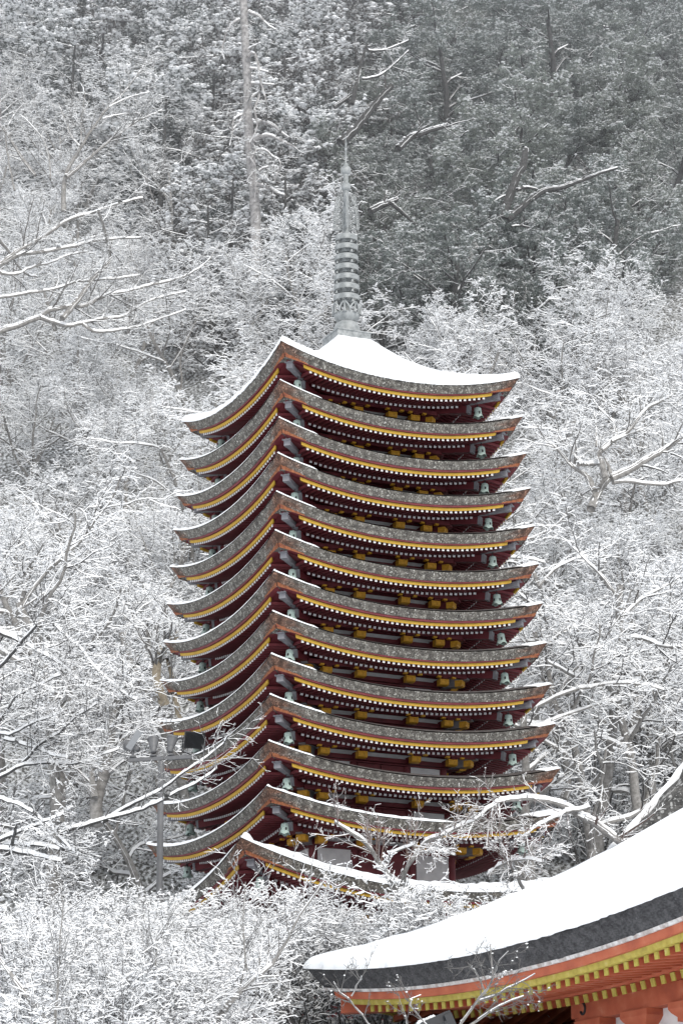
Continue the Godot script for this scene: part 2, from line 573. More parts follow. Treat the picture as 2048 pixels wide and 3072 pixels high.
func bell_parts(parent: Node3D) -> void:
	var body := MB.new()
	body.lathe(PackedVector2Array([Vector2(0.0, -0.055), Vector2(0.045, -0.056), Vector2(0.062, -0.068), Vector2(0.066, -0.10), Vector2(0.070, -0.17), Vector2(0.080, -0.225), Vector2(0.098, -0.262), Vector2(0.092, -0.264), Vector2(0.074, -0.225), Vector2(0.062, -0.17), Vector2(0.0, -0.09)]), 20)
	# the lip is cut into four points
	for i in body.v.size():
		var p := body.v[i]
		if p.y < -0.2:
			var an := atan2(p.z, p.x)
			p.y += 0.035 * pow(absf(sin(an * 2.0 + 0.4)), 1.5)
			body.v[i] = p
	part("bell_body", body.mesh(true), mats.verdigris, parent)
	var hang := MB.new()
	hang.tube(PackedVector3Array([Vector3(0, 0.06, 0), Vector3(0.0, -0.06, 0)]), PackedFloat32Array([0.006, 0.006]), 6)
	hang.lathe(PackedVector2Array([Vector2(0.0, -0.025), Vector2(0.018, -0.03), Vector2(0.018, -0.056), Vector2(0.0, -0.058)]), 10)
	part("hanger", hang.mesh(), mats.dark_steel, parent)
	var cl := MB.new()
	cl.tube(PackedVector3Array([Vector3(0, -0.09, 0), Vector3(0, -0.24, 0)]), PackedFloat32Array([0.005, 0.005]), 6)
	cl.lathe(PackedVector2Array([Vector2(0, -0.225), Vector2(0.02, -0.235), Vector2(0.02, -0.255), Vector2(0, -0.265)]), 8)
	part("clapper", cl.mesh(), mats.verdigris, parent)
	for k in 4:
		part("slot", slot_mesh(), mats.black_paint, parent, k * PI / 2 + 0.6)

var _slot: ArrayMesh
func slot_mesh() -> ArrayMesh:
	if _slot == null:
		var mb := MB.new()
		mb.box(Transform3D(Basis(Vector3.RIGHT, -0.06), Vector3(0, -0.165, 0.069)), Vector3(0.030, 0.055, 0.008))
		_slot = mb.mesh()
	return _slot

func build_pagoda() -> void:
	var g := RandomNumberGenerator.new()
	g.seed = 11
	var turn := PI / 4 - deg_to_rad(20.355)
	var pg := thing("pagoda", "tall thirteen-roofed wooden pagoda with maroon timbers, yellow eave boards and bronze finial", "pagoda", PAGODA_AT, turn)
	var bells := []
	for k in 13:
		var r := Roof.new()
		var rad: float = (6.04289 + 0.101707 * k) * 0.58 if k < 12 else 9.16635 * 0.58
		r.a = rad / sqrt(2.0)
		var b := 0.90 + 0.05 * k
		if k == 12:
			b = 1.62
		r.w = r.a - b
		r.c = lerpf(0.43, 0.38, k / 12.0) if k < 12 else 0.66
		r.thick = 0.15 * g.randf_range(0.94, 1.06)
		var h: float = tier_h[k] * 0.58 - PAGODA_AT.y
		var y0 := h - r.c            # eave level at the middle of a side
		if k == 0:
			r.top = true
			r.apex = 0.34
			r.rise_top = 19.74 - PAGODA_AT.y - y0 - 0.10
		r.rise = 0.22 + 0.010 * maxf(0.0, k - 4.0)
		if k == 12:
			r.rise = 0.45
		var th := thatch(r, g)
		var roof := part("roof", th[1], mats.roof_top, pg)
		roof.position.y = y0
		roof.set_meta("label", "bark-thatched %s roof of the pagoda with upswept corners" % ordinal[k])
		part("thatch_edge", th[0], mats.bark, roof)
		# --- snow
		if k == 0:
			part("snow_cover", snow_sheet(r, 0.13, g), mats.roof_snow, roof)
		else:
			var sm := MB.new()
			var hh := g.randf_range(0.022, 0.045) if k < 12 else 0.10
			for q in [1, 2, 3]:
				sm.add(snow_strip(r, -1.0, 1.0, 0.16 if k < 12 else 0.5, hh, g, q * PI / 2), Transform3D())
			if k == 12:
				sm.add(snow_strip(r, -1.0, 1.0, 0.5, 0.09, g, 0.0), Transform3D())
			elif k == 11:
				sm.add(snow_strip(r, -1.0, 0.25, 0.12, 0.03, g, 0.0), Transform3D())
				sm.add(snow_strip(r, 0.80, 1.0, 0.42, 0.05, g, 0.0), Transform3D())
			else:
				sm.add(snow_strip(r, -1.0, -0.72 + 0.1 * g.randf(), 0.09, 0.022, g, 0.0), Transform3D())
				sm.add(snow_strip(r, 0.84 + 0.05 * g.randf(), 1.0, 0.22 + 0.1 * g.randf(), 0.032, g, 0.0), Transform3D())
			part("snow_cover", sm.mesh(true), mats.roof_snow, roof)
		# --- eave timbers, one set for each side
		var lip := MB.new()
		r.strip(lip, 0.10, 0.28, -0.142, -0.182, 0.02)
		var lip_mesh := lip.mesh()
		var yb := MB.new()
		r.strip(yb, 0.15, 0.195, -0.184, -0.236, 0.36, 30)
		var yb_mesh := yb.mesh()
		var row1 := row_of_rafters(r, 0.20, 0.80, -0.246, -0.165, 0.045, 0.052, 0.1, 0.42, 0.012)
		var beam := MB.new()
		r.strip(beam, 0.70, 0.78, -0.125, -0.190, 0.05)
		var beam_mesh := beam.mesh()
		var row2 := row_of_rafters(r, 0.74, r.w + 0.05, -0.208, 0.11, 0.05, 0.055, 0.1, 0.16, 0.012)
		var sof := MB.new()
		var sp := PackedVector3Array()
		for j in 8:
			var i := lerpf(0.22, r.w + 0.02, j / 7.0)
			for n in 25:
				var u := -1.0 + 2.0 * n / 24.0
				var yy := lerpf(-0.215, -0.13, clampf((i - 0.22) / 0.55, 0.0, 1.0)) + maxf(0.0, i - 0.77) * 0.40 + 0.014
				sp.append(r.at(u, i, yy))
		sof.grid(25, 8, sp)
		var sof_mesh := sof.mesh(true)
		# orange strip of bare bark along the foot of the thatch near both corners
		var cs := []
		for e in [[-0.995, -0.80], [0.80, 0.995]]:
			var cm := MB.new()
			var cp := PackedVector3Array()
			for j in 3:
				for n in 11:
					var f := n / 10.0
					var u: float = lerpf(e[0], e[1], f)
					var thick := r.thick * (1.0 + 0.30 * pow(absf(u), 5.0))
					var near: float = clampf((absf(u) - 0.80) / 0.19, 0.0, 1.0)
					var hgt: float = thick * (0.05 + 0.20 * near + 0.03 * sin(n * 2.3 + k))
					var t := 1.0 - (hgt / thick) * j / 2.0
					var lean := r.thick * 0.62 * t * (1.0 + 0.5 * pow(absf(u), 8.0))
					cp.append(r.at(u, lean - 0.012, -thick * t - (0.012 if j == 0 else 0.0)))
			cm.grid(11, 3, cp)
			cs.append(cm.mesh(true))
		for q in [0, 3, 2, 1]:
			var tr: float = q * PI / 2
			part("eave_lip", lip_mesh, mats.maroon, roof, tr)
			part("eave_board", yb_mesh, mats.yellow, roof, tr)
			part("flying_rafter_row", row1[0], mats.maroon, roof, tr, true)
			part("flying_rafter_tip_row", row1[1], mats.tip, roof, tr, true)
			part("rafter_beam", beam_mesh, mats.maroon, roof, tr)
			part("base_rafter_row", row2[0], mats.maroon, roof, tr, true)
			part("base_rafter_tip_row", row2[1], mats.tip, roof, tr, true)
			part("soffit", sof_mesh, mats.maroon, roof, tr)
			for m in cs:
				part("bare_bark_strip", m, mats.bare_bark, roof, tr)
		# --- hip rafters with their capped ends
		var hip := MB.new()
		var q0 := 0.46 / sqrt(2.0)
		var pa := r.at(-1.0, q0, -0.25)
		var pb := r.at(-1.0, 0.80, -0.14)
		var pc := r.at(-1.0, r.w, 0.08)
		hip.beam(pa, pb, 0.10, 0.09)
		var hip_end := MB.new()
		var dir := (pa - pb).normalized()
		hip_end.beam(pa - dir * 0.06, pa + dir * 0.05, 0.125, 0.095)
		hip_end.box(Transform3D(Basis(Vector3.UP, -PI / 4), pa + Vector3(0, 0.062, 0) + dir * 0.01), Vector3(0.165, 0.025, 0.17))
		var low := MB.new()
		var pb2 := r.at(-1.0, 0.74, -0.30)
		low.beam(pb2, pc + Vector3(0, -0.08, 0), 0.13, 0.14)
		var low_end := MB.new()
		var ld := (pb2 - pc - Vector3(0, -0.08, 0)).normalized()
		low_end.beam(pb2, pb2 + ld * 0.05, 0.15, 0.155)
		for q in 4:
			part("hip_rafter", hip.mesh(), mats.grey_paint, roof, q * PI / 2)
			part("hip_rafter_end", hip_end.mesh(), mats.grey_paint, roof, q * PI / 2)
			part("lower_hip_rafter", low.mesh(), mats.maroon, roof, q * PI / 2)
			part("lower_hip_rafter_end", low_end.mesh(), mats.grey_paint, roof, q * PI / 2)
			var bl := r.at(-1.0, 0.60, -0.235) + Vector3(0, y0 - 0.02, 0)
			if k < 12 or q == 0:
				if q != 2:
					bells.append([k, q, Basis(Vector3.UP, q * PI / 2) * bl])
		# --- storey below this roof
		build_storey(pg, k, b, y0, r, g)
	build_finial(pg, 19.74 - PAGODA_AT.y)
	# stone base
	var base := MB.new()
	base.box_between(Vector3(-2.2, -0.6, -2.2), Vector3(2.2, 0.35, 2.2))
	part("stone_base", base.mesh(), mats.stone, pg)
	# --- wind bells hang from the hip rafters: things of their own
	var tf := Transform3D(Basis(Vector3.UP, turn), PAGODA_AT)
	var proto: Node3D = null
	for bl in bells:
		var o: Node3D
		var side: String = ["front corner", "hall-side corner", "", "lamp-pole-side corner"][bl[1]]
		var label := "green bronze wind bell under the %s of the %s pagoda roof" % [side, ordinal[bl[0]]]
		if proto == null:
			o = thing("wind_bell", label, "bell", Vector3.ZERO, 0.0, "wind bells under the pagoda eaves")
			bell_parts(o)
			proto = o
		else:
			o = proto.duplicate()
			o.name = numbered("wind_bell")
			add_child(o)
			o.set_meta("label", label)
		o.position = tf * bl[2]
		o.rotation = Vector3(g.randf_range(-0.08, 0.08), g.randf() * TAU, g.randf_range(-0.08, 0.08))
		o.scale = Vector3.ONE * 1.05

func build_storey(pg: Node3D, k: int, b: float, y0: float, r: Roof, g: RandomNumberGenerator) -> void:
	var bottom := -0.80 if k < 11 else -1.3
	if k == 12:
		bottom = -(y0 - 0.3)
	var core := MB.new()
	core.box_between(Vector3(-b + 0.03, bottom, -b + 0.03), Vector3(b - 0.03, 0.16, b - 0.03))
	var wall := part("storey_wall", core.mesh(), mats.maroon, pg)
	wall.position.y = y0
	var cols := [-b + 0.06, -b * 0.40, b * 0.40, b - 0.06]
	# meshes shared by the four sides
	var post := MB.new()
	post.tube(PackedVector3Array([Vector3(0, bottom, 0), Vector3(0, -0.18, 0)]), PackedFloat32Array([0.07, 0.07]), 12)
	var post_m := post.mesh(true)
	var bay: float = cols[1] - cols[0] - 0.16
	var panel := MB.new()
	panel.box_between(Vector3(-bay / 2, maxf(bottom, -0.9), 0), Vector3(bay / 2, -0.305, 0.02))
	var panel_m := panel.mesh()
	var door := MB.new()
	var dw: float = (cols[2] - cols[1] - 0.14) / 2.0
	door.box_between(Vector3(-dw / 2 + 0.012, maxf(bottom, -1.6), 0), Vector3(dw / 2 - 0.012, -0.315, 0.025))
	var door_m := door.mesh()
	var strip := MB.new()
	strip.box_between(Vector3(-b + 0.02, -0.205, b - 0.03), Vector3(b - 0.02, -0.115, b + 0.05))
	var strip_m := strip.mesh()
	var tie := MB.new()
	tie.box_between(Vector3(-b - 0.10, -0.285, b + 0.02), Vector3(b + 0.10, -0.208, b + 0.13))
	var tie_m := tie.mesh()
	var purlin := MB.new()
	purlin.box_between(Vector3(-b - 0.36, -0.165, b + 0.41), Vector3(b + 0.36, -0.085, b + 0.48))
	var purlin_m := purlin.mesh()
	var low_sill := MB.new()
	low_sill.box_between(Vector3(-b - 0.02, -0.312, b - 0.02), Vector3(b + 0.02, -0.288, b + 0.045))
	var sill_m := low_sill.mesh()
	var arm := MB.new()
	arm.box_between(Vector3(-0.075, -0.29, b), Vector3(0.075, -0.19, b + 0.27))
	arm.box_between(Vector3(-0.06, -0.19, b), Vector3(0.06, -0.167, b + 0.46))
	var arm_m := arm.mesh()
	var nose := nose_mesh(0.185)
	var block := MB.new()
	block.box_between(Vector3(-0.036, -0.19, b + 0.425), Vector3(0.036, -0.158, b + 0.50))
	var block_m := block.mesh()
	for q in [0, 3, 2, 1]:
		var tr: float = q * PI / 2
		var bs := Basis(Vector3.UP, tr)
		for e in 3:
			var pm := part("post", post_m, mats.maroon, wall, tr)
			pm.position = bs * Vector3(cols[e], 0, b - 0.05)
		for sx in [-1, 1]:
			var p := part("plaster_panel", panel_m, mats.white, wall, tr)
			p.position = bs * Vector3(sx * (cols[3] + cols[2]) / 2, 0, b - 0.03)
			var d := part("door_leaf", door_m, mats.maroon, wall, tr)
			d.position = bs * Vector3(sx * dw / 2, 0, b - 0.03)
		part("plaster_strip", strip_m, mats.white, wall, tr)
		part("tie_beam", tie_m, mats.maroon, wall, tr)
		part("sill_beam", sill_m, mats.maroon, wall, tr)
		part("purlin", purlin_m, mats.maroon, wall, tr)
		for e in 4:
			var am := part("bracket_arm", arm_m, mats.maroon, wall, tr)
			am.position = bs * Vector3(cols[e], 0, 0)
			var nm := part("bracket_nose", nose, mats.ochre, wall, tr)
			nm.position = bs * Vector3(cols[e], -0.185, b + 0.40)
			if q == 0 or q == 3:
				for sx in [-0.15, 0.15]:
					var bm := part("bearing_block", block_m, mats.ochre, wall, tr)
					bm.position = bs * Vector3(cols[e] + sx, 0, 0)
		# the arm on the diagonal
		var dg := Basis(Vector3.UP, tr - PI / 4)
		var da := MB.new()
		var l := b * sqrt(2.0)
		da.box_between(Vector3(-0.07, -0.29, l - 0.1), Vector3(0.07, -0.17, l + 0.36))
		da.box_between(Vector3(-0.06, -0.17, l - 0.1), Vector3(0.06, -0.11, l + 0.60))
		part("diagonal_arm", da.mesh(), mats.grey_paint if k > 6 else mats.maroon, wall, tr - PI / 4)
		var dn := part("bracket_nose", nose, mats.ochre, wall, tr - PI / 4)
		dn.position = dg * Vector3(0, -0.175, l + 0.50)

func build_finial(pg: Node3D, y: float) -> void:
	var pole := MB.new()
	pole.tube(PackedVector3Array([Vector3(0, 0.6, 0), Vector3(0, 2.4, 0), Vector3(0, 3.35, 0), Vector3(0, 3.9, 0)]), PackedFloat32Array([0.062, 0.06, 0.052, 0.05]), 16)
	var f := part("finial", pole.mesh(true), mats.bronze, pg)
	f.position.y = y - 0.06
	var bx := MB.new()
	bx.box_between(Vector3(-0.355, -0.02, -0.355), Vector3(0.355, 0.19, 0.355))
	bx.box_between(Vector3(-0.37, 0.19, -0.37), Vector3(0.37, 0.215, 0.37))
	part("finial_base", bx.mesh(), mats.bronze, f)
	var dm := MB.new()
	dm.lathe(PackedVector2Array([Vector2(0.275, 0.21), Vector2(0.272, 0.27), Vector2(0.262, 0.36), Vector2(0.24, 0.43), Vector2(0.205, 0.47), Vector2(0.18, 0.485), Vector2(0.0, 0.49)]), 28)
	part("inverted_bowl", dm.mesh(true), mats.bronze, f)
	# lotus cup with pierced petals
	var lo := MB.new()
	lo.lathe(PackedVector2Array([Vector2(0.16, 0.47), Vector2(0.185, 0.50), Vector2(0.235, 0.56), Vector2(0.258, 0.63), Vector2(0.262, 0.66)]), 32)
	part("lotus_cup", lo.mesh(true), mats.bronze, f)
	for k in 8:
		var pm := MB.new()
		var n := 9
		for e in [-1.0, 1.0]:
			var pts := PackedVector3Array()
			var rd := PackedFloat32Array()
			for j in n:
				var t := j / (n - 1.0)
				var half := 0.38 * (1.0 - pow(t, 2.5)) + 0.02
				var an: float = e * half * 0.98
				var rr := 0.258 + 0.035 * t
				pts.append(Vector3(sin(an) * rr, 0.645 + 0.20 * t, cos(an) * rr))
				rd.append(0.020)
			pm.tube(pts, rd, 6)
		pm.tube(PackedVector3Array([Vector3(0, 0.64, 0.26), Vector3(0, 0.72, 0.272), Vector3(0, 0.83, 0.292)]), PackedFloat32Array([0.045, 0.022, 0.012]), 6)
		part("petal", pm.mesh(true), mats.bronze, f, k * TAU / 8 + 0.2)
	var hs := [0.985, 1.205, 1.41, 1.625, 1.84, 2.06, 2.265]
	for k in 7:
		var ro := lerpf(0.262, 0.222, k / 6.0)
		var rm := MB.new()
		var hb := 0.105
		rm.lathe(PackedVector2Array([Vector2(ro, -hb / 2), Vector2(ro, hb / 2), Vector2(ro - 0.018, hb / 2), Vector2(ro - 0.018, -hb / 2), Vector2(ro, -hb / 2)]), 40)
		rm.lathe(PackedVector2Array([Vector2(0.06, -0.10), Vector2(0.13, -0.09), Vector2(0.14, -0.03), Vector2(0.13, 0.05), Vector2(0.06, 0.06)]), 24)
		for j in 8:
			var bs := Basis(Vector3.UP, j * TAU / 8 + 0.3)
			rm.box(Transform3D(bs, bs * Vector3(0, 0.0, (ro + 0.10) / 2)), Vector3(0.035, 0.03, ro - 0.12))
		for j in 4:
			var bs := Basis(Vector3.UP, j * TAU / 4 + 0.1)
			rm.lathe(PackedVector2Array([Vector2(0.0, -0.055), Vector2(0.018, -0.065), Vector2(0.024, -0.10), Vector2(0.036, -0.125), Vector2(0.0, -0.12)]), 8, bs * Vector3(0, -0.01, ro - 0.03))
		var ring := part("ring", rm.mesh(), mats.bronze, f)
		ring.position.y = hs[k]
	# openwork flame fins
	for k in 4:
		var fm := MB.new()
		var y1 := 2.47
		var y2 := 3.22
		var spine := PackedVector3Array()
		var sr := PackedFloat32Array()
		for j in 15:
			var t := j / 14.0
			var x := 0.215 - 0.02 * t - 0.11 * pow(t, 4.0)
			spine.append(Vector3(x, lerpf(y1, y2, t), 0))
			sr.append(0.018)
		fm.tube(spine, sr, 5)
		fm.tube(PackedVector3Array([Vector3(0.075, y1, 0), Vector3(0.07, y2, 0)]), PackedFloat32Array([0.009, 0.009]), 5)
		fm.tube(PackedVector3Array([Vector3(0.05, y1 + 0.01, 0), Vector3(0.225, y1, 0)]), PackedFloat32Array([0.01, 0.01]), 5)
		for j in 17:
			var t := j / 16.0
			var x := 0.215 - 0.02 * t - 0.11 * pow(t, 4.0)
			var yy := lerpf(y1, y2, t)
			fm.tube(PackedVector3Array([Vector3(x, yy, 0), Vector3(x + 0.035, yy + 0.012, 0), Vector3(x + 0.045, yy + 0.05, 0)]), PackedFloat32Array([0.016, 0.014, 0.005]), 5)
		for j in 6:
			var cy := lerpf(y1 + 0.06, y2 - 0.08, j / 5.0)
			var sc := PackedVector3Array()
			var rr := PackedFloat32Array()
			var e := 1.0 if j % 2 == 0 else -1.0
			for m in 18:
				var an := m / 17.0 * TAU * 1.35 + PI / 2
				var rad := lerpf(0.062, 0.016, m / 17.0)
				sc.append(Vector3(0.142 + e * cos(an) * rad * 0.95, cy + sin(an) * rad, 0))
				rr.append(0.016)
			fm.tube(sc, rr, 5)
		part("flame_fin", fm.mesh(true), mats.bronze, f, k * PI / 2 + PI / 4 + 0.35)
	for e in [[3.40, 0.10], [3.76, 0.102]]:
		var bm := MB.new()
		var R: float = e[1]
		var Y: float = e[0]
		bm.lathe(PackedVector2Array([Vector2(0.0, Y + R * 0.95), Vector2(R * 0.5, Y + R * 0.9), Vector2(R * 0.9, Y + R * 0.6), Vector2(R, Y), Vector2(R * 0.92, Y - R * 0.5), Vector2(R * 0.6, Y - R * 0.85), Vector2(0.0, Y - R)]), 20)
		part("jewel_ball", bm.mesh(true), mats.bronze, f)
	var sp := MB.new()
	sp.tube(PackedVector3Array([Vector3(0, 3.84, 0), Vector3(0, 4.2, 0), Vector3(0, 4.54, 0)]), PackedFloat32Array([0.02, 0.016, 0.008]), 8)
	sp.lathe(PackedVector2Array([Vector2(0.0, 4.16), Vector2(0.026, 4.19), Vector2(0.026, 4.25), Vector2(0.0, 4.28)]), 10)
	for k in 3:
		var bs := Basis(Vector3.UP, k * TAU / 3 + 0.4)
		sp.tube(PackedVector3Array([Vector3(0, 4.22, 0), bs * Vector3(0.11, 4.35, 0)]), PackedFloat32Array([0.006, 0.004]), 5)
	part("lightning_spike", sp.mesh(true), mats.bronze, f)
	var cable := MB.new()
	cable.tube(PackedVector3Array([Vector3(-0.02, 3.95, 0.02), Vector3(-0.11, 3.85, 0.02), Vector3(-0.115, 3.3, 0.02), Vector3(-0.08, 2.9, 0.03), Vector3(-0.09, 2.4, 0.03)]), PackedFloat32Array([0.006, 0.006, 0.006, 0.006, 0.006]), 5)
	part("cable", cable.mesh(), mats.bronze, f)

# ------------------------------------------------------------------ the vermilion hall before it
func build_hall() -> void:
	var g := RandomNumberGenerator.new()
	g.seed = 5
	var turn := deg_to_rad(-61.0)
	var bs := Basis(Vector3.UP, turn)
	var corner := px(917, 2903, 44.0)
	var r := Roof.new()
	r.a = 6.0
	r.s = 2.3
	r.w = 4.35
	r.c = 0.46
	r.thick = 0.30
	r.top = true
	r.apex = 0.6
	r.rise_top = 3.5
	r.bend = 0.48
	var y0 := corner.y - r.c
	var centre := corner - bs * Vector3(-r.a, 0, r.a)
	var hall := thing("shrine_hall", "vermilion shrine hall corner with thick snow on its dark bark roof", "hall", Vector3(centre.x, -2.0, centre.z), turn)
	var up := y0 + 2.0
	var th := thatch(r, g)
	var roof := part("roof", th[1], mats.roof_top, hall)
	roof.position.y = up
	part("thatch_edge", th[0], mats.hall_bark, roof)
	part("snow_cover", snow_sheet(r, 0.17, g), mats.roof_snow, roof)
	var t := 0.29
	var ww := MB.new()
	r.strip(ww, 0.175, 0.5, -t - 0.002, -t - 0.045, 0.03, 40)
	var ob := MB.new()
	r.strip(ob, 0.23, 0.6, -t - 0.047, -t - 0.155, 0.25, 40)
	var yb := MB.new()
	r.strip(yb, 0.31, 0.42, -t - 0.157, -t - 0.235, 0.50, 40)
	var kb := MB.new()
	r.strip(kb, 1.25, 1.40, -t - 0.12, -t - 0.27, 0.2, 40)
	var sf := MB.new()
	var sp := PackedVector3Array()
	for j in 10:
		var i := lerpf(0.45, r.w + 0.1, j / 9.0)
		for n in 41:
			sp.append(r.at(-1.0 + n / 20.0, i, -t - 0.17 + maxf(0.0, i - 0.45) * 0.06 + maxf(0.0, i - 1.4) * 0.22))
	sf.grid(41, 10, sp)
	for q in 4:
		var tr := q * PI / 2
		part("worn_edge_strip", ww.mesh(), mats.worn_white, roof, tr)
		part("eave_lip", ob.mesh(), mats.vermilion, roof, tr)
		part("eave_board", yb.mesh(), mats.hall_yellow, roof, tr)
		part("rafter_beam", kb.mesh(), mats.vermilion, roof, tr)
		part("soffit", sf.mesh(true), mats.vermilion, roof, tr)
	# rafters: two rows, each rafter by itself along the side that shows
	for row in [[0.42, 1.50, -t - 0.285, -t - 0.17, 0.085, 0.095], [1.33, r.w + 0.05, -t - 0.33, -t - 0.33 + 0.27 * (r.w - 1.28), 0.09, 0.11]]:
		var pitch := 0.232
		var n := int((r.a - row[0] - 0.75) / pitch)
		for j in range(-n, n + 1):
			var x := j * pitch
			var inner := minf(row[1], r.a - absf(x) - 0.1)
			if inner - row[0] < 0.15:
				continue
			var f: float = (inner - row[0]) / (row[1] - row[0])
			var p0 := r.at_s(x, row[0], row[2])
			var p1 := r.at_s(x, inner, lerpf(row[2], row[3], f))
			var mb := MB.new()
			mb.beam(p0, p1, row[4], row[5])
			var o := part("rafter", mb.mesh(), mats.vermilion, hall)
			o.position.y = up
			var tp := MB.new()
			var d := (p0 - p1).normalized()
			tp.beam(p0, p0 + d * 0.02, row[4] * 1.03, row[5] * 1.03)
			part("rafter_tip", tp.mesh(), mats.hall_yellow, o)
		var rr := row_of_rafters(r, row[0], row[1], row[2], row[3], row[4], row[5], pitch, 0.75, 0.02)
		for q in [1, 2, 3]:
			var o := part("rafter_row", rr[0], mats.vermilion, roof, q * PI / 2, true)
			part("rafter_tip_row", rr[1], mats.hall_yellow, roof, q * PI / 2, true)
	# hip rafter
	var hip := MB.new()
	hip.beam(r.at(-1.0, 0.42, -t - 0.28), r.at(-1.0, r.w, -t + 0.10), 0.22, 0.22)
	for q in 4:
		var hp := part("hip_rafter", hip.mesh(), mats.vermilion, hall, q * PI / 2)
		hp.position.y = up
	# wall, posts, beams and brackets
	var x0 := -0.85         # where the body of the hall begins, under the long eave
	var zp := 4.3
	var core := MB.new()
	core.box_between(Vector3(x0 + 0.2, 0.0, -zp), Vector3(5.0, up - 0.2, zp - 0.12))
	part("wall", core.mesh(), mats.white, hall)
	var pl := MB.new()
	pl.box_between(Vector3(x0, up - 0.86, zp - 0.13), Vector3(5.2, up - 0.58, zp + 0.10))
	part("purlin", pl.mesh(), mats.vermilion, hall)
	var hb := MB.new()
	hb.box_between(Vector3(x0 + 0.1, up - 1.75, zp - 0.2), Vector3(5.1, up - 1.48, zp + 0.02))
	part("head_beam", hb.mesh(), mats.vermilion, hall)
	for e in 5:
		var x := x0 + 0.28 + 1.14 * e
		var po := MB.new()
		po.tube(PackedVector3Array([Vector3(0, 0, 0), Vector3(0, up - 1.1, 0)]), PackedFloat32Array([0.16, 0.16]), 16)
		var pp := part("post", po.mesh(true), mats.vermilion, hall)
		pp.position = Vector3(x, 0, zp - 0.05)
		# bracket block, stepped in towards its foot
		var bk := MB.new()
		for lv in [[0.32, -0.863], [0.32, -0.95], [0.28, -1.0], [0.20, -1.06], [0.20, -1.12]]:
			for c4 in [[-1, -1], [1, -1], [1, 1], [-1, 1]]:
				bk.v.append(Vector3(c4[0] * lv[0], up + lv[1], zp - 0.02 + c4[1] * lv[0] * 0.55))
		for lv in 4:
			for j in 4:
				var a0 := lv * 4 + j
				var b0 := lv * 4 + (j + 1) % 4
				bk.ix.append_array(PackedInt32Array([a0, b0, a0 + 4, b0, b0 + 4, a0 + 4]))
		bk.ix.append_array(PackedInt32Array([0, 1, 2, 0, 2, 3, 16, 18, 17, 16, 19, 18]))
		var bb := part("bracket_block", bk.mesh(), mats.vermilion, hall)
		bb.position = Vector3(x, 0, 0)
	# carved nose of the purlin with its painted black scroll
	var nm := MB.new()
	nm.box_between(Vector3(x0 - 0.22, up - 0.80, zp - 0.11), Vector3(x0 - 0.002, up - 0.60, zp + 0.08))
	nm.box_between(Vector3(x0 - 0.14, up - 0.86, zp - 0.10), Vector3(x0 - 0.002, up - 0.802, zp + 0.07))
	var nose := part("purlin_nose", nm.mesh(), mats.vermilion, hall)
	var scr := MB.new()
	var pts := PackedVector3Array()
	var rd := PackedFloat32Array()
	for m in 18:
		var an := -m / 17.0 * 5.0 + 2.2
		var rad := lerpf(0.115, 0.03, m / 17.0)
		pts.append(Vector3(x0 + 0.10 + cos(an) * rad, up - 0.71 + sin(an) * rad * 1.05, zp + 0.106))
		rd.append(0.020 if m > 2 else 0.009)
	scr.tube(pts, rd, 6)
	part("painted_scroll", scr.mesh(), mats.black_paint, nose)
	var b := r.a - 1.5
	part("plinth", plinth_mesh(b), mats.stone, hall)

func plinth_mesh(b: float) -> ArrayMesh:
	var mb := MB.new()
	mb.box_between(Vector3(-b - 1, -1.0, -b - 1), Vector3(b + 1, 0.0, b + 1))
	return mb.mesh()

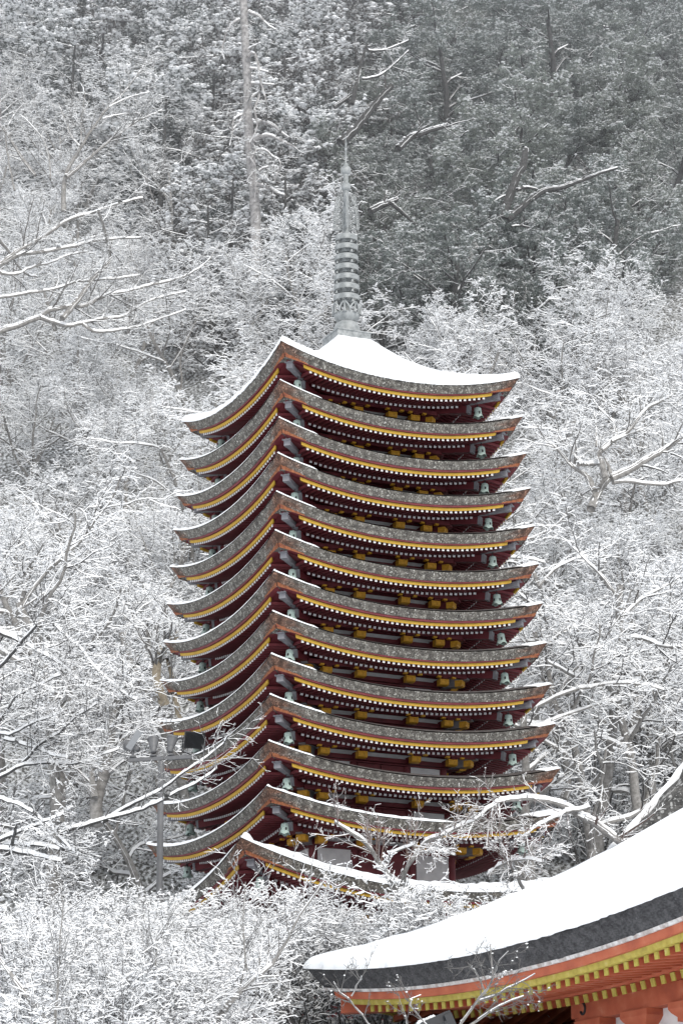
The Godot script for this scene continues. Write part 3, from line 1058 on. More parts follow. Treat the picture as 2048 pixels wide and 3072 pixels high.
# ------------------------------------------------------------------ lamp pole
func build_lamps() -> void:
	var top := px(484, 2284, 47.0)
	var base := on_ground(top.x, 47.0)
	var pole := thing("floodlight_pole", "grey steel pole with crossbar carrying four floodlights beside the pagoda", "lamp post", base)
	var h := top.y - base.y
	var m := MB.new()
	m.lathe(PackedVector2Array([Vector2(0.0, h), Vector2(0.052, h), Vector2(0.052, h - 0.22), Vector2(0.056, h - 0.225), Vector2(0.056, h - 0.245), Vector2(0.052, h - 0.25), Vector2(0.058, 0.0), Vector2(0.12, 0.0), Vector2(0.12, -0.4)]), 20)
	part("pole", m.mesh(true), mats.steel, pole)
	var bar := MB.new()
	bar.box(Transform3D(Basis(Vector3.UP, -0.22), Vector3(0.0, h + 0.05, 0.0)), Vector3(1.16, 0.06, 0.07))
	part("crossbar", bar.mesh(), mats.steel, pole)
	# three round lamps
	for e in [[-0.50, 1.15, 0.9], [-0.14, 0.42, 0.15], [0.17, 0.30, -0.5]]:
		var x: float = e[0]
		var lamp := MB.new()
		lamp.lathe(PackedVector2Array([Vector2(0.0, -0.13), Vector2(0.052, -0.13), Vector2(0.054, -0.04), Vector2(0.062, -0.035), Vector2(0.062, -0.02), Vector2(0.07, -0.01), Vector2(0.092, 0.12), Vector2(0.10, 0.12), Vector2(0.10, 0.15), Vector2(0.09, 0.15), Vector2(0.085, 0.13), Vector2(0.0, 0.125)]), 24)
		var hb := Basis(Vector3.UP, -0.22)
		var o := part("floodlight", lamp.mesh(true), mats.steel, pole)
		o.position = Vector3(0, h, 0) + hb * Vector3(x, 0.27, 0.0)
		o.basis = Basis(Vector3.UP, e[2]) * Basis(Vector3.RIGHT, -e[1])
		var st := MB.new()
		st.tube(PackedVector3Array([Vector3(0, 0.09, 0), Vector3(0, 0.26, 0)]), PackedFloat32Array([0.02, 0.02]), 8)
		st.lathe(PackedVector2Array([Vector2(0.0, 0.13), Vector2(0.05, 0.125), Vector2(0.065, 0.09), Vector2(0.0, 0.088)]), 16)
		var s := part("lamp_foot", st.mesh(true), mats.steel, pole)
		s.position = Vector3(0, h, 0) + hb * Vector3(x, 0, 0)
	# glass shade plate of the tilted lamp
	var gl := MB.new()
	gl.box(Transform3D(Basis(Vector3(0, 0, 1), -0.55), Vector3(-0.46, h + 0.36, 0.06)), Vector3(0.11, 0.36, 0.015))
	part("lamp_shield", gl.mesh(), mats.glass, pole)
	# ribbed floodlight
	var rb := MB.new()
	rb.box_between(Vector3(-0.17, -0.14, -0.05), Vector3(0.17, 0.14, 0.0))
	var fl := part("ribbed_floodlight", rb.mesh(), mats.dark_steel, pole)
	fl.position = Vector3(0.56, h + 0.34, 0.10)
	fl.rotation = Vector3(0.35, 0.15, -0.05)
	for k in 18:
		var fin := MB.new()
		fin.box(Transform3D(Basis(), Vector3(-0.165 + 0.33 * k / 17.0, 0, 0.05)), Vector3(0.006, 0.28, 0.10))
		part("cooling_fin", fin.mesh(), mats.dark_steel, fl)
	var yk := MB.new()
	yk.tube(PackedVector3Array([Vector3(-0.19, 0.0, 0), Vector3(-0.19, -0.2, 0), Vector3(0, -0.26, 0), Vector3(0.19, -0.2, 0), Vector3(0.19, 0, 0)]), PackedFloat32Array([0.012, 0.012, 0.012, 0.012, 0.012]), 6)
	part("yoke", yk.mesh(), mats.dark_steel, fl)
	# black floodlight standing before the hall eave
	var c := px(1300, 3062, 35.0)
	var fb := on_ground(c.x, 35.0)
	var f2 := thing("black_floodlight", "black floodlight with snow on its housing before the vermilion eave", "floodlight", fb)
	var hh := c.y - fb.y
	var pm := MB.new()
	pm.tube(PackedVector3Array([Vector3(0, -0.3, 0), Vector3(0, hh - 0.15, 0)]), PackedFloat32Array([0.04, 0.035]), 10)
	part("pole", pm.mesh(true), mats.dark_steel, f2)
	var hm := MB.new()
	hm.box(Transform3D(Basis(Vector3.UP, 0.3) * Basis(Vector3(0, 0, 1), 0.42), Vector3(0.02, hh, 0)), Vector3(0.36, 0.10, 0.26))
	hm.box(Transform3D(Basis(Vector3.UP, 0.3) * Basis(Vector3(0, 0, 1), 0.42), Vector3(0.16, hh - 0.01, 0)), Vector3(0.10, 0.16, 0.28))
	part("housing", hm.mesh(), mats.dark_steel, f2)
	var sm := MB.new()
	for k in 7:
		sm.blob(Vector3(-0.18 + 0.03 * k, hh - 0.03 + 0.012 * k, 0.05), 0.05, rng, 0.6)
	part("snow_cap", sm.mesh(true), mats.snow, f2)

# ------------------------------------------------------------------ trees
class Plant:
	var wood := MB.new()     # trunk and limbs
	var twig := MB.new()     # fine branches
	var snow := MB.new()
	var leaf := MB.new()
	var tips := PackedVector3Array()
	var tip_dir := PackedVector3Array()

func ridge_on(mb: MB, p0: Vector3, p1: Vector3, r0: float, r1: float, g: RandomNumberGenerator, k: float) -> void:
	var d := (p1 - p0)
	var steep := absf(d.y) / maxf(d.length(), 1e-4)
	if steep > 0.93:
		return
	var q := (1.0 - steep * 0.6) * k
	mb.ridge(p0 + Vector3(0, r0 * 0.25, 0), p1 + Vector3(0, r1 * 0.25, 0), r0 * 0.98 + 0.002, r1 * 0.98 + 0.002, r0 * 0.85 + 0.016 * q * g.randf_range(0.6, 1.5), r1 * 0.85 + 0.016 * q * g.randf_range(0.6, 1.5))

# o: settings of the species
func branch(pl: Plant, p: Vector3, d: Vector3, length: float, r: float, level: int, o: Dictionary, g: RandomNumberGenerator) -> void:
	var last: int = o.levels
	var n := maxi(3, int(length / o.step[level]))
	var sl := length / n
	var kids: int = o.kids[level] if level < last else 0
	var placed := 0
	var q := p
	var dd := d
	var rr := r
	var wig: float = o.wiggle[level]
	var trop: float = o.trop[level]
	var pts := PackedVector3Array([p])
	var rad := PackedFloat32Array([r])
	for i in n:
		dd = (dd + Vector3(g.randf_range(-wig, wig), g.randf_range(-wig, wig) + trop, g.randf_range(-wig, wig))).normalized()
		var q2 := q + dd * sl
		var r2: float = r * lerpf(1.0, o.taper[level], (i + 1.0) / n)
		if level > o.solid:
			pl.twig.seg(q, q2, rr, r2, 3)
		pts.append(q2)
		rad.append(r2)
		if o.ridge > 0.0:
			ridge_on(pl.snow, q, q2, rr, r2, g, o.ridge * (1.0 if level > o.solid else 2.2))
		q = q2
		rr = r2
		var f := (i + 1.0) / n
		if level < last and f > o.bare[level]:
			var want := int(kids * (f - o.bare[level]) / (1.0 - o.bare[level]) + 0.5)
			while placed < want:
				placed += 1
				var side := dd.cross(Vector3(g.randf_range(-1, 1), g.randf_range(-1, 1), g.randf_range(-1, 1))).normalized()
				var nd: Vector3 = (dd * (1.0 - o.spread[level]) + side * o.spread[level] + Vector3(0, o.lift[level], 0)).normalized()
				var nl: float = length * o.ratio[level] * g.randf_range(0.65, 1.2) * (1.0 - 0.45 * maxf(0.0, f - 0.4))
				branch(pl, q - dd * sl * g.randf(), nd, nl, maxf(rr * o.thin[level], o.rmin), level + 1, o, g)
		if level == last:
			if g.randf() < o.clump:
				var cr: float = g.randf_range(o.csize[0], o.csize[1])
				pl.snow.blob(q + Vector3(0, cr * 0.35, 0), cr, g, 0.6)
	if level <= o.solid:
		pl.wood.tube(pts, rad, 7 if level == 0 else 5, true)
	if level == last:
		pl.tips.append(q)
		pl.tip_dir.append(dd)

func species(kind: String) -> Dictionary:
	match kind:
		"snowy":      # twiggy broadleaf tree, every twig loaded
			return {levels = 4, solid = 1, kids = [9, 7, 6, 5], step = [0.5, 0.3, 0.18, 0.13, 0.08], wiggle = [0.10, 0.22, 0.26, 0.3, 0.35], trop = [0.02, 0.03, 0.02, 0.0, 0.0],
				taper = [0.4, 0.3, 0.35, 0.4, 0.5], bare = [0.25, 0.22, 0.12, 0.1], spread = [0.58, 0.55, 0.58, 0.6], lift = [0.12, 0.08, 0.05, 0.0], ratio = [0.62, 0.50, 0.52, 0.5], thin = [0.55, 0.5, 0.5, 0.6],
				rmin = 0.0045, ridge = 1.2, clump = 0.78, csize = [0.016, 0.044]}
		"open":       # same, with thicker limbs and thinner load
			return {levels = 4, solid = 1, kids = [7, 6, 5, 4], step = [0.5, 0.25, 0.16, 0.10, 0.08], wiggle = [0.12, 0.25, 0.28, 0.3, 0.35], trop = [0.02, 0.02, 0.0, 0.0, 0.0],
				taper = [0.45, 0.35, 0.35, 0.4, 0.5], bare = [0.45, 0.25, 0.12, 0.1], spread = [0.65, 0.6, 0.6, 0.6], lift = [0.1, 0.05, 0.0, 0.0], ratio = [0.55, 0.52, 0.52, 0.5], thin = [0.6, 0.5, 0.5, 0.6],
				rmin = 0.0045, ridge = 1.3, clump = 0.6, csize = [0.015, 0.040]}
		"bare":       # fine bare twigs with a line of snow
			return {levels = 4, solid = 1, kids = [7, 6, 6, 5], step = [0.4, 0.25, 0.16, 0.11, 0.09], wiggle = [0.08, 0.16, 0.2, 0.22, 0.25], trop = [0.03, 0.04, 0.03, 0.02, 0.02],
				taper = [0.4, 0.3, 0.35, 0.4, 0.5], bare = [0.2, 0.2, 0.12, 0.1], spread = [0.5, 0.5, 0.52, 0.55], lift = [0.12, 0.10, 0.05, 0.03], ratio = [0.65, 0.5, 0.5, 0.5], thin = [0.55, 0.5, 0.5, 0.6],
				rmin = 0.004, ridge = 0.6, clump = 0.12, csize = [0.015, 0.035]}
		"wisp":       # nearly bare fine twigs
			return {levels = 4, solid = 1, kids = [5, 5, 4, 3], step = [0.4, 0.25, 0.12, 0.09, 0.07], wiggle = [0.08, 0.16, 0.16, 0.2, 0.22], trop = [0.03, 0.04, 0.02, 0.02, 0.02],
				taper = [0.4, 0.3, 0.35, 0.4, 0.5], bare = [0.2, 0.2, 0.15, 0.15], spread = [0.5, 0.5, 0.48, 0.5], lift = [0.12, 0.10, 0.05, 0.03], ratio = [0.65, 0.5, 0.5, 0.5], thin = [0.55, 0.5, 0.55, 0.65],
				rmin = 0.0032, ridge = 0.28, clump = 0.03, csize = [0.01, 0.02]}
		"evergreen":
			return {levels = 3, solid = 1, kids = [11, 9, 8], step = [0.5, 0.3, 0.2, 0.13], wiggle = [0.14, 0.25, 0.28, 0.3], trop = [0.02, 0.02, 0.0, -0.02],
				taper = [0.45, 0.3, 0.35, 0.4], bare = [0.3, 0.25, 0.1], spread = [0.62, 0.6, 0.62], lift = [0.12, 0.08, 0.05], ratio = [0.58, 0.42, 0.5], thin = [0.55, 0.45, 0.5],
				rmin = 0.006, ridge = 0.8, clump = 0.0, csize = [0.03, 0.06]}
		"conifer":
			return {levels = 3, solid = 1, kids = [26, 9, 7], step = [0.6, 0.3, 0.2, 0.13], wiggle = [0.03, 0.12, 0.2, 0.25], trop = [0.0, -0.035, -0.04, -0.05],
				taper = [0.25, 0.3, 0.35, 0.4], bare = [0.12, 0.15, 0.1], spread = [0.85, 0.55, 0.55], lift = [0.0, 0.0, 0.0], ratio = [0.30, 0.42, 0.5], thin = [0.30, 0.45, 0.5],
				rmin = 0.006, ridge = 0.8, clump = 0.0, csize = [0.05, 0.1]}
	return {}

func foliage(pl: Plant, kind: String, g: RandomNumberGenerator, snow_share: float) -> void:
	var nz := noise(0.5, 2, g.randi() % 999)
	for i in pl.tips.size():
		var p := pl.tips[i]
		var d := pl.tip_dir[i]
		if kind == "evergreen":
			for m in 3:
				var c := p - d * 0.12 * m + Vector3(g.randf_range(-0.1, 0.1), g.randf_range(-0.05, 0.05), g.randf_range(-0.1, 0.1))
				for j in 6:
					var an := g.randf() * TAU
					var out := Vector3(cos(an), g.randf_range(-1.1, 0.0), sin(an)).normalized()
					var l := g.randf_range(0.10, 0.19)
					var s := out.cross(Vector3.UP).normalized() * l * 0.17
					var tip := c + out * l
					var mid := c + out * l * 0.5 + Vector3(0, 0.012, 0)
					pl.leaf.quad(c, mid + s, tip, mid - s)
				if g.randf() < snow_share * clampf(0.75 + 2.0 * nz.get_noise_3dv(p), 0.3, 1.0):
					for q in 3:
						pl.snow.blob(c + Vector3(g.randf_range(-0.09, 0.09), 0.035, g.randf_range(-0.09, 0.09)), g.randf_range(0.024, 0.062), g, 0.5)
		else:
			for m in 2:
				var c := p - d * 0.14 * m
				for j in 9:
					var an := g.randf() * TAU
					var out := (Vector3(cos(an), g.randf_range(-0.5, 0.45), sin(an)) + d * 0.9).normalized()
					var l := g.randf_range(0.10, 0.2)
					var s := out.cross(Vector3.UP).normalized() * 0.016
					pl.leaf.tri(c - s, c + s, c + out * l)
				if g.randf() < snow_share * clampf(0.55 + 3.0 * nz.get_noise_3dv(p), 0.03, 1.0):
					for q in 2:
						pl.snow.blob(c + Vector3(g.randf_range(-0.07, 0.07), 0.03, g.randf_range(-0.07, 0.07)), g.randf_range(0.06, 0.16), g, 0.6)

# trunk and limbs are one part; fine twigs, leaves and the snow they carry are the crown
func finish(pl: Plant, o: Node3D, wood: Material, twig: Material, leafm: Material = null) -> void:
	if pl.wood.v.size():
		part("trunk", pl.wood.mesh(true), wood, o)
	var am: ArrayMesh = null
	for e in [[pl.twig, twig], [pl.leaf, leafm], [pl.snow, mats.snow]]:
		var mb: MB = e[0]
		if mb.v.size():
			if am == null:
				am = mb.mesh()
			else:
				am.add_surface_from_arrays(Mesh.PRIMITIVE_TRIANGLES, mb.mesh().surface_get_arrays(0))
			am.surface_set_material(am.get_surface_count() - 1, e[1])
	if am:
		part("crown", am, null, o)

func tree_proto(kind: String, sd: int, height: float, r: float, called: String, label: String, category: String, group: String, wood: Material, twig: Material, leafm: Material = null, share := 0.5, lean := 0.0) -> Node3D:
	var g := RandomNumberGenerator.new()
	g.seed = sd
	var pl := Plant.new()
	branch(pl, Vector3(0, -0.5, 0), Vector3(g.randf_range(-lean, lean), 1.0, g.randf_range(-lean, lean)).normalized(), height, r, 0, species(kind), g)
	if kind == "evergreen" or kind == "conifer":
		foliage(pl, kind, g, share)
	var o := thing(called, label, category, Vector3(0, -200, 0), 0.0, group)
	finish(pl, o, wood, twig, leafm)
	return o

func shrub_proto(sd: int, h: float, label: String, group: String, tm: Material, clump: float, cs: Array) -> Node3D:
	var g := RandomNumberGenerator.new()
	g.seed = sd
	var o := {levels = 3, solid = -1, kids = [7, 6, 5], step = [0.22, 0.14, 0.09, 0.06], wiggle = [0.14, 0.2, 0.26, 0.3], trop = [0.03, 0.02, 0.0, 0.0],
		taper = [0.35, 0.35, 0.4, 0.5], bare = [0.2, 0.12, 0.08], spread = [0.5, 0.55, 0.58], lift = [0.1, 0.06, 0.02], ratio = [0.5, 0.5, 0.5], thin = [0.55, 0.55, 0.6],
		rmin = 0.0035, ridge = 0.7, clump = clump, csize = cs}
	var pl := Plant.new()
	for k in 7:
		var an := TAU * k / 7.0 + g.randf_range(-0.4, 0.4)
		var d := Vector3(cos(an) * 0.5, 1.0, sin(an) * 0.5).normalized()
		branch(pl, Vector3(cos(an) * 0.12, -0.15, sin(an) * 0.12), d, h * g.randf_range(0.75, 1.1), 0.014, 0, o, g)
	var t := thing("snowy_shrub", label, "shrub", Vector3(0, -200, 0), 0.0, group)
	finish(pl, t, tm, tm)
	return t

var used := {}
func place(proto: Node3D, at: Vector3, turn: float, size: Vector3, label := "") -> Node3D:
	var o: Node3D
	if not used.has(proto):
		used[proto] = true
		o = proto
	else:
		o = proto.duplicate()
		var base := String(proto.name)
		if base.length() > 4 and base[-4] == "_" and base.substr(base.length() - 3).is_valid_int():
			base = base.substr(0, base.length() - 4)
		o.name = numbered(base)
		add_child(o)
	if label:
		o.set_meta("label", label)
	o.position = at
	o.rotation.y = turn
	o.scale = size
	return o

# ------------------------------------------------------------------ limbs that are drawn one by one
# pts: photograph pixels; depths run from d0 to d1; radii from r0 to r1 metres; twigs grow from the outer part
func limb(pl: Plant, pts: Array, d0: float, d1: float, r0: float, r1: float, g: RandomNumberGenerator, twigs := 6, tl := 1.0, snow := 1.0, tw := "bare") -> void:
	var c := Curve3D.new()
	var world := []
	for i in pts.size():
		world.append(px(pts[i][0], pts[i][1], lerpf(d0, d1, i / maxf(1.0, pts.size() - 1.0)) + g.randf_range(-0.12, 0.12)))
	for i in world.size():
		var tg: Vector3 = (world[mini(i + 1, world.size() - 1)] - world[maxi(i - 1, 0)]) * 0.17
		c.add_point(world[i], -tg, tg)
	var L := c.get_baked_length()
	var n := maxi(6, int(L / 0.16))
	var P := PackedVector3Array()
	var R := PackedFloat32Array()
	for i in n + 1:
		var f := float(i) / n
		var p := c.sample_baked(L * f)
		if i > 0 and i < n:
			p += Vector3(g.randf_range(-1, 1), g.randf_range(-1, 1), g.randf_range(-1, 1)) * 0.012
		P.append(p)
		R.append(lerpf(r0, r1, pow(f, 0.8)) * g.randf_range(0.93, 1.07))
	pl.wood.tube(P, R, 7)
	for i in n:
		if g.randf() < 0.93:
			var d := P[i + 1] - P[i]
			var steep := absf(d.y) / d.length()
			if steep < 0.93:
				var q := snow * (1.0 - 0.5 * steep)
				pl.snow.ridge(P[i] + Vector3(0, R[i] * 0.2, 0), P[i + 1] + Vector3(0, R[i + 1] * 0.2, 0), R[i] * 0.98 + 0.004, R[i + 1] * 0.98 + 0.004,
					R[i] * 0.85 + 0.035 * q * g.randf_range(0.7, 1.3), R[i + 1] * 0.85 + 0.035 * q * g.randf_range(0.7, 1.3))
				if g.randf() < 0.5:
					pl.snow.blob(P[i] + Vector3(0, R[i] * 1.0 + 0.012 * q, 0), R[i] * 0.8 + 0.018 * q, g, 0.55)
	var o := species(tw).duplicate(true)
	o.solid = -1
	if snow <= 0.3:
		o.ridge = 0.0
	for k in twigs:
		var f := g.randf_range(0.25, 1.0)
		var at := c.sample_baked(L * f)
		var dir := (c.sample_baked(minf(L, L * f + 0.3)) - c.sample_baked(maxf(0.0, L * f - 0.3))).normalized()
		var side := dir.cross(Vector3(g.randf_range(-1, 1), g.randf_range(-1, 1), g.randf_range(-1, 1))).normalized()
		side.z *= 0.7
		branch(pl, at, (dir * 0.7 + side * 0.7 + Vector3(0, 0.15, 0)).normalized(), tl * g.randf_range(0.6, 1.25), maxf(lerpf(r0, r1, f) * 0.4, 0.006), 2, o, g)

func hero(called: String, label: String, category: String, at: Vector3, pl: Plant, wood: Material, twig: Material, leafm: Material = null, group := "") -> Node3D:
	# the limbs were laid out in world coordinates: bring them to the thing's foot
	for mb in [pl.wood, pl.twig, pl.snow, pl.leaf]:
		var m: MB = mb
		m.v = Transform3D(Basis(), -at) * m.v
	var o := thing(called, label, category, at, 0.0, group)
	finish(pl, o, wood, twig, leafm)
	return o
# ------------------------------------------------------------------ the wood on the hillside
const LANDMARKS := [
	[1040, 620, "behind the pagoda finial"], [760, 380, "around the dead silver trunk"], [280, 820, "behind the wide-spreading pale limbs"], [260, 420, "around the forked grey tree"],
	[1530, 560, "around the dark forked evergreen"], [1830, 1380, "around the gnarled old tree"], [420, 1250, "beside the pagoda's upper lamp-side eaves"], [1650, 1150, "beside the pagoda's upper hall-side eaves"],
	[420, 1800, "beside the pagoda's middle lamp-side eaves"], [1660, 1900, "beside the pagoda's middle hall-side eaves"], [484, 2350, "behind the floodlight pole"], [130, 2050, "behind the dark snow-lined branches"],
	[1850, 2350, "behind the snowy hall roof"], [1000, 1400, "behind the pagoda roofs"], [1100, 950, "above the pagoda's topmost roof"], [1300, 150, "high above the finial"], [1850, 100, "at the wood's bare upper corner"], [200, 60, "uphill of the forked grey tree"], [1850, 800, "uphill of the gnarled old tree"], [100, 1400, "uphill of the dark snow-lined branches"]]
const LOW_LANDMARKS := [
	[484, 2600, "round the floodlight pole"], [150, 2550, "under the dark snow-lined branches"], [720, 2560, "before the pagoda's lowest front corner"], [1150, 2650, "round the bough-crossed foot of the pagoda"],
	[830, 2880, "beside the dark tip of the hall eave"], [650, 2950, "round the slanting snow-lined sapling"], [180, 2900, "round the thin upright dark sapling"], [420, 2850, "round the thin leaning grey sapling"], [1500, 2550, "between pagoda and hall roof"]]
func beside(c: Vector2, marks: Array) -> String:
	var best := ""
	var far := 1e9
	for m in marks:
		var q := c.distance_to(Vector2(m[0], m[1]))
		if q < far:
			far = q
			best = m[2]
	return best

func build_wood() -> void:
	var g := RandomNumberGenerator.new()
	g.seed = 77
	var G := "snow-laden trees on the hillside"
	var snowy := []
	for k in 5:
		snowy.append(tree_proto("snowy", 100 + k, 5.2, 0.10, "snowy_tree", "bushy leafless tree thick with white snow on the slope", "tree", G, mats.pale_bark, mats.twig if k % 2 else mats.twig_pale, null, 0.5, 0.3))
	stamp("snowy")
	var open := []
	for k in 3:
		open.append(tree_proto("open", 200 + k, 7.0, 0.16, "open_tree", "tall grey-trunked leafless tree with snow on open branches", "tree", "grey-trunked trees at the foot of the slope", mats.pale_bark, mats.twig, null, 0.5, 0.3))
	stamp("open")
	var bare := []
	for k in 3:
		bare.append(tree_proto("bare", 300 + k, 5.5, 0.09, "bare_tree", "slender bare tree with fine grey twigs dusted with snow", "tree", "bare grey trees on the slope", mats.pale_bark, mats.twig_pale, null, 0.5, 0.4))
	stamp("bare")
	var ever := []
	for k in 3:
		ever.append(tree_proto("evergreen", 400 + k, 6.0, 0.16, "evergreen_tree", "broad evergreen tree with grey-green drooping leaves under light snow", "tree", "broad evergreen trees high on the slope", mats.dark_bark, mats.twig, [mats.leaf, mats.leaf2, mats.leaf][k], [1.0, 0.8, 1.1][k], 0.35))
	stamp("ever")
	var con := []
	for k in 2:
		con.append(tree_proto("conifer", 500 + k, 9.0, 0.17, "conifer", ["dark green conifer with pillows of snow on drooping boughs", "brownish conifer with scattered snow among dark needles"][k], "tree", "conifers high on the slope", mats.dark_bark, mats.twig, [mats.needle, mats.needle_brown][k], [0.95, 0.55][k], 0.05))
	stamp("conifers")
	var shrubs := []
	for k in 3:
		shrubs.append(shrub_proto(600 + k, 1.5, "low twiggy bush buried in clotted snow", "snowy bushes between the trees", mats.twig, 0.70, [0.012, 0.030]))
	stamp("shrubs")
	# trees in rows up the slope, staggered, chosen by where they stand on it
	var d := 60.0
	var row := 0
	while d < 122.0:
		var half := 0.1206 * d + 1.8
		var x := -half + g.randf() * 2.0
		while x < half:
			var dd := d + g.randf_range(-1.2, 1.2)
			var p := on_ground(x, dd)
			var c := to_px(p + Vector3(0, 3.0, 0))
			var sz := g.randf_range(0.8, 1.15)
			var turn := g.randf() * TAU
			var step := 3.1
			if c.y > -420.0 and c.y < 2900.0:
				var dark := c.x > 1080.0 and c.y < 1010.0 - 0.12 * absf(c.x - 1450.0)
				var con_here := (c.y < 470.0 and c.x > 60.0 and c.x < 1000.0) or (c.y < 640.0 and c.x > 430.0 and c.x < 700.0) or (c.y < 880.0 and c.x > 640.0 and c.x < 1150.0)
				if dark:
					place(ever[g.randi() % 3], p, turn, Vector3.ONE * sz, "broad grey-green evergreen under light snow " + beside(c, LANDMARKS))
					step = 3.2
				elif con_here:
					var kc := 1 if c.x > 600.0 else 0
					if g.randf() < 0.2:
						kc = 1 - kc
					place(con[kc], p - Vector3(0, 1.0, 0), turn, Vector3.ONE * g.randf_range(0.75, 1.0), ["dark green snow-pillowed conifer ", "brownish thinly snowed conifer "][kc] + beside(c, LANDMARKS))
					step = 2.8
				elif c.x < 620.0 and c.y > 200.0 and c.y < 820.0 and g.randf() < 0.5:
					place(bare[g.randi() % 3], p, turn, Vector3.ONE * sz * 1.1, "slender bare snow-dusted tree " + beside(c, LANDMARKS))
				elif c.y > 1750.0 and g.randf() < 0.6:
					place(open[g.randi() % 3], p, turn, Vector3.ONE * sz, "tall grey-trunked leafless tree " + beside(c, LANDMARKS))
					step = 2.2
				else:
					place(snowy[g.randi() % 5], p, turn, Vector3(sz, sz * g.randf_range(0.8, 1.05), sz), "bushy leafless tree thick with snow " + beside(c, LANDMARKS))
			x += step * g.randf_range(0.8, 1.2)
		d += 2.9
		row += 1
	stamp("rows")
	# bushes filling the foot of the wood
	for k in 75:
		var dd := g.randf_range(57.5, 74.0)
		var x := g.randf_range(-0.13, 0.13) * dd
		var p := on_ground(x, dd)
		if absf(x - PAGODA_AT.x) < 3.2 and dd < 57.0:
			continue
		place(shrubs[g.randi() % 3], p, g.randf() * TAU, Vector3.ONE * g.randf_range(0.9, 1.5), "low twiggy bush in clotted snow " + beside(to_px(p + Vector3(0, 0.8, 0)), LANDMARKS))
	# the thicket before the pagoda
	var thick := []
	for k in 3:
		thick.append(shrub_proto(700 + k, 1.7, "dense bush of fine twigs and snow clots before the pagoda", "thicket before the pagoda", mats.twig, 0.50, [0.010, 0.026]))
	for k in 105:
		var dd := g.randf_range(36.0, 49.0)
		var x := g.randf_range(-0.13, 0.10) * dd
		var p := on_ground(x, dd)
		var s := g.randf_range(0.8, 1.25)
		if to_px(p).x > 640.0 and dd < 46.5:
			continue
		if to_px(p + Vector3(0, 1.6 * s, 0)).y > 3300.0:
			continue
		place(thick[g.randi() % 3], p, g.randf() * TAU, Vector3.ONE * s, "dense white bush of fine twigs " + beside(to_px(p + Vector3(0, 1.0, 0)), LOW_LANDMARKS))
	for k in 24:
		var dd := g.randf_range(45.2, 46.1)
		var x := px(lerpf(250.0, 1400.0, k / 23.0), 2700, dd).x + g.randf_range(-0.15, 0.15)
		var p := on_ground(x, dd)
		place(thick[g.randi() % 3], p, g.randf() * TAU, Vector3.ONE * g.randf_range(1.05, 1.3), "dense white bush of fine twigs " + beside(to_px(p + Vector3(0, 1.6, 0)), LOW_LANDMARKS))
	stamp("thicket")


func crop(pts: Array, ox: float, oy: float, k: float) -> Array:
	var out := []
	for p in pts:
		out.append([ox + p[0] / k, oy + p[1] / k])
	return out

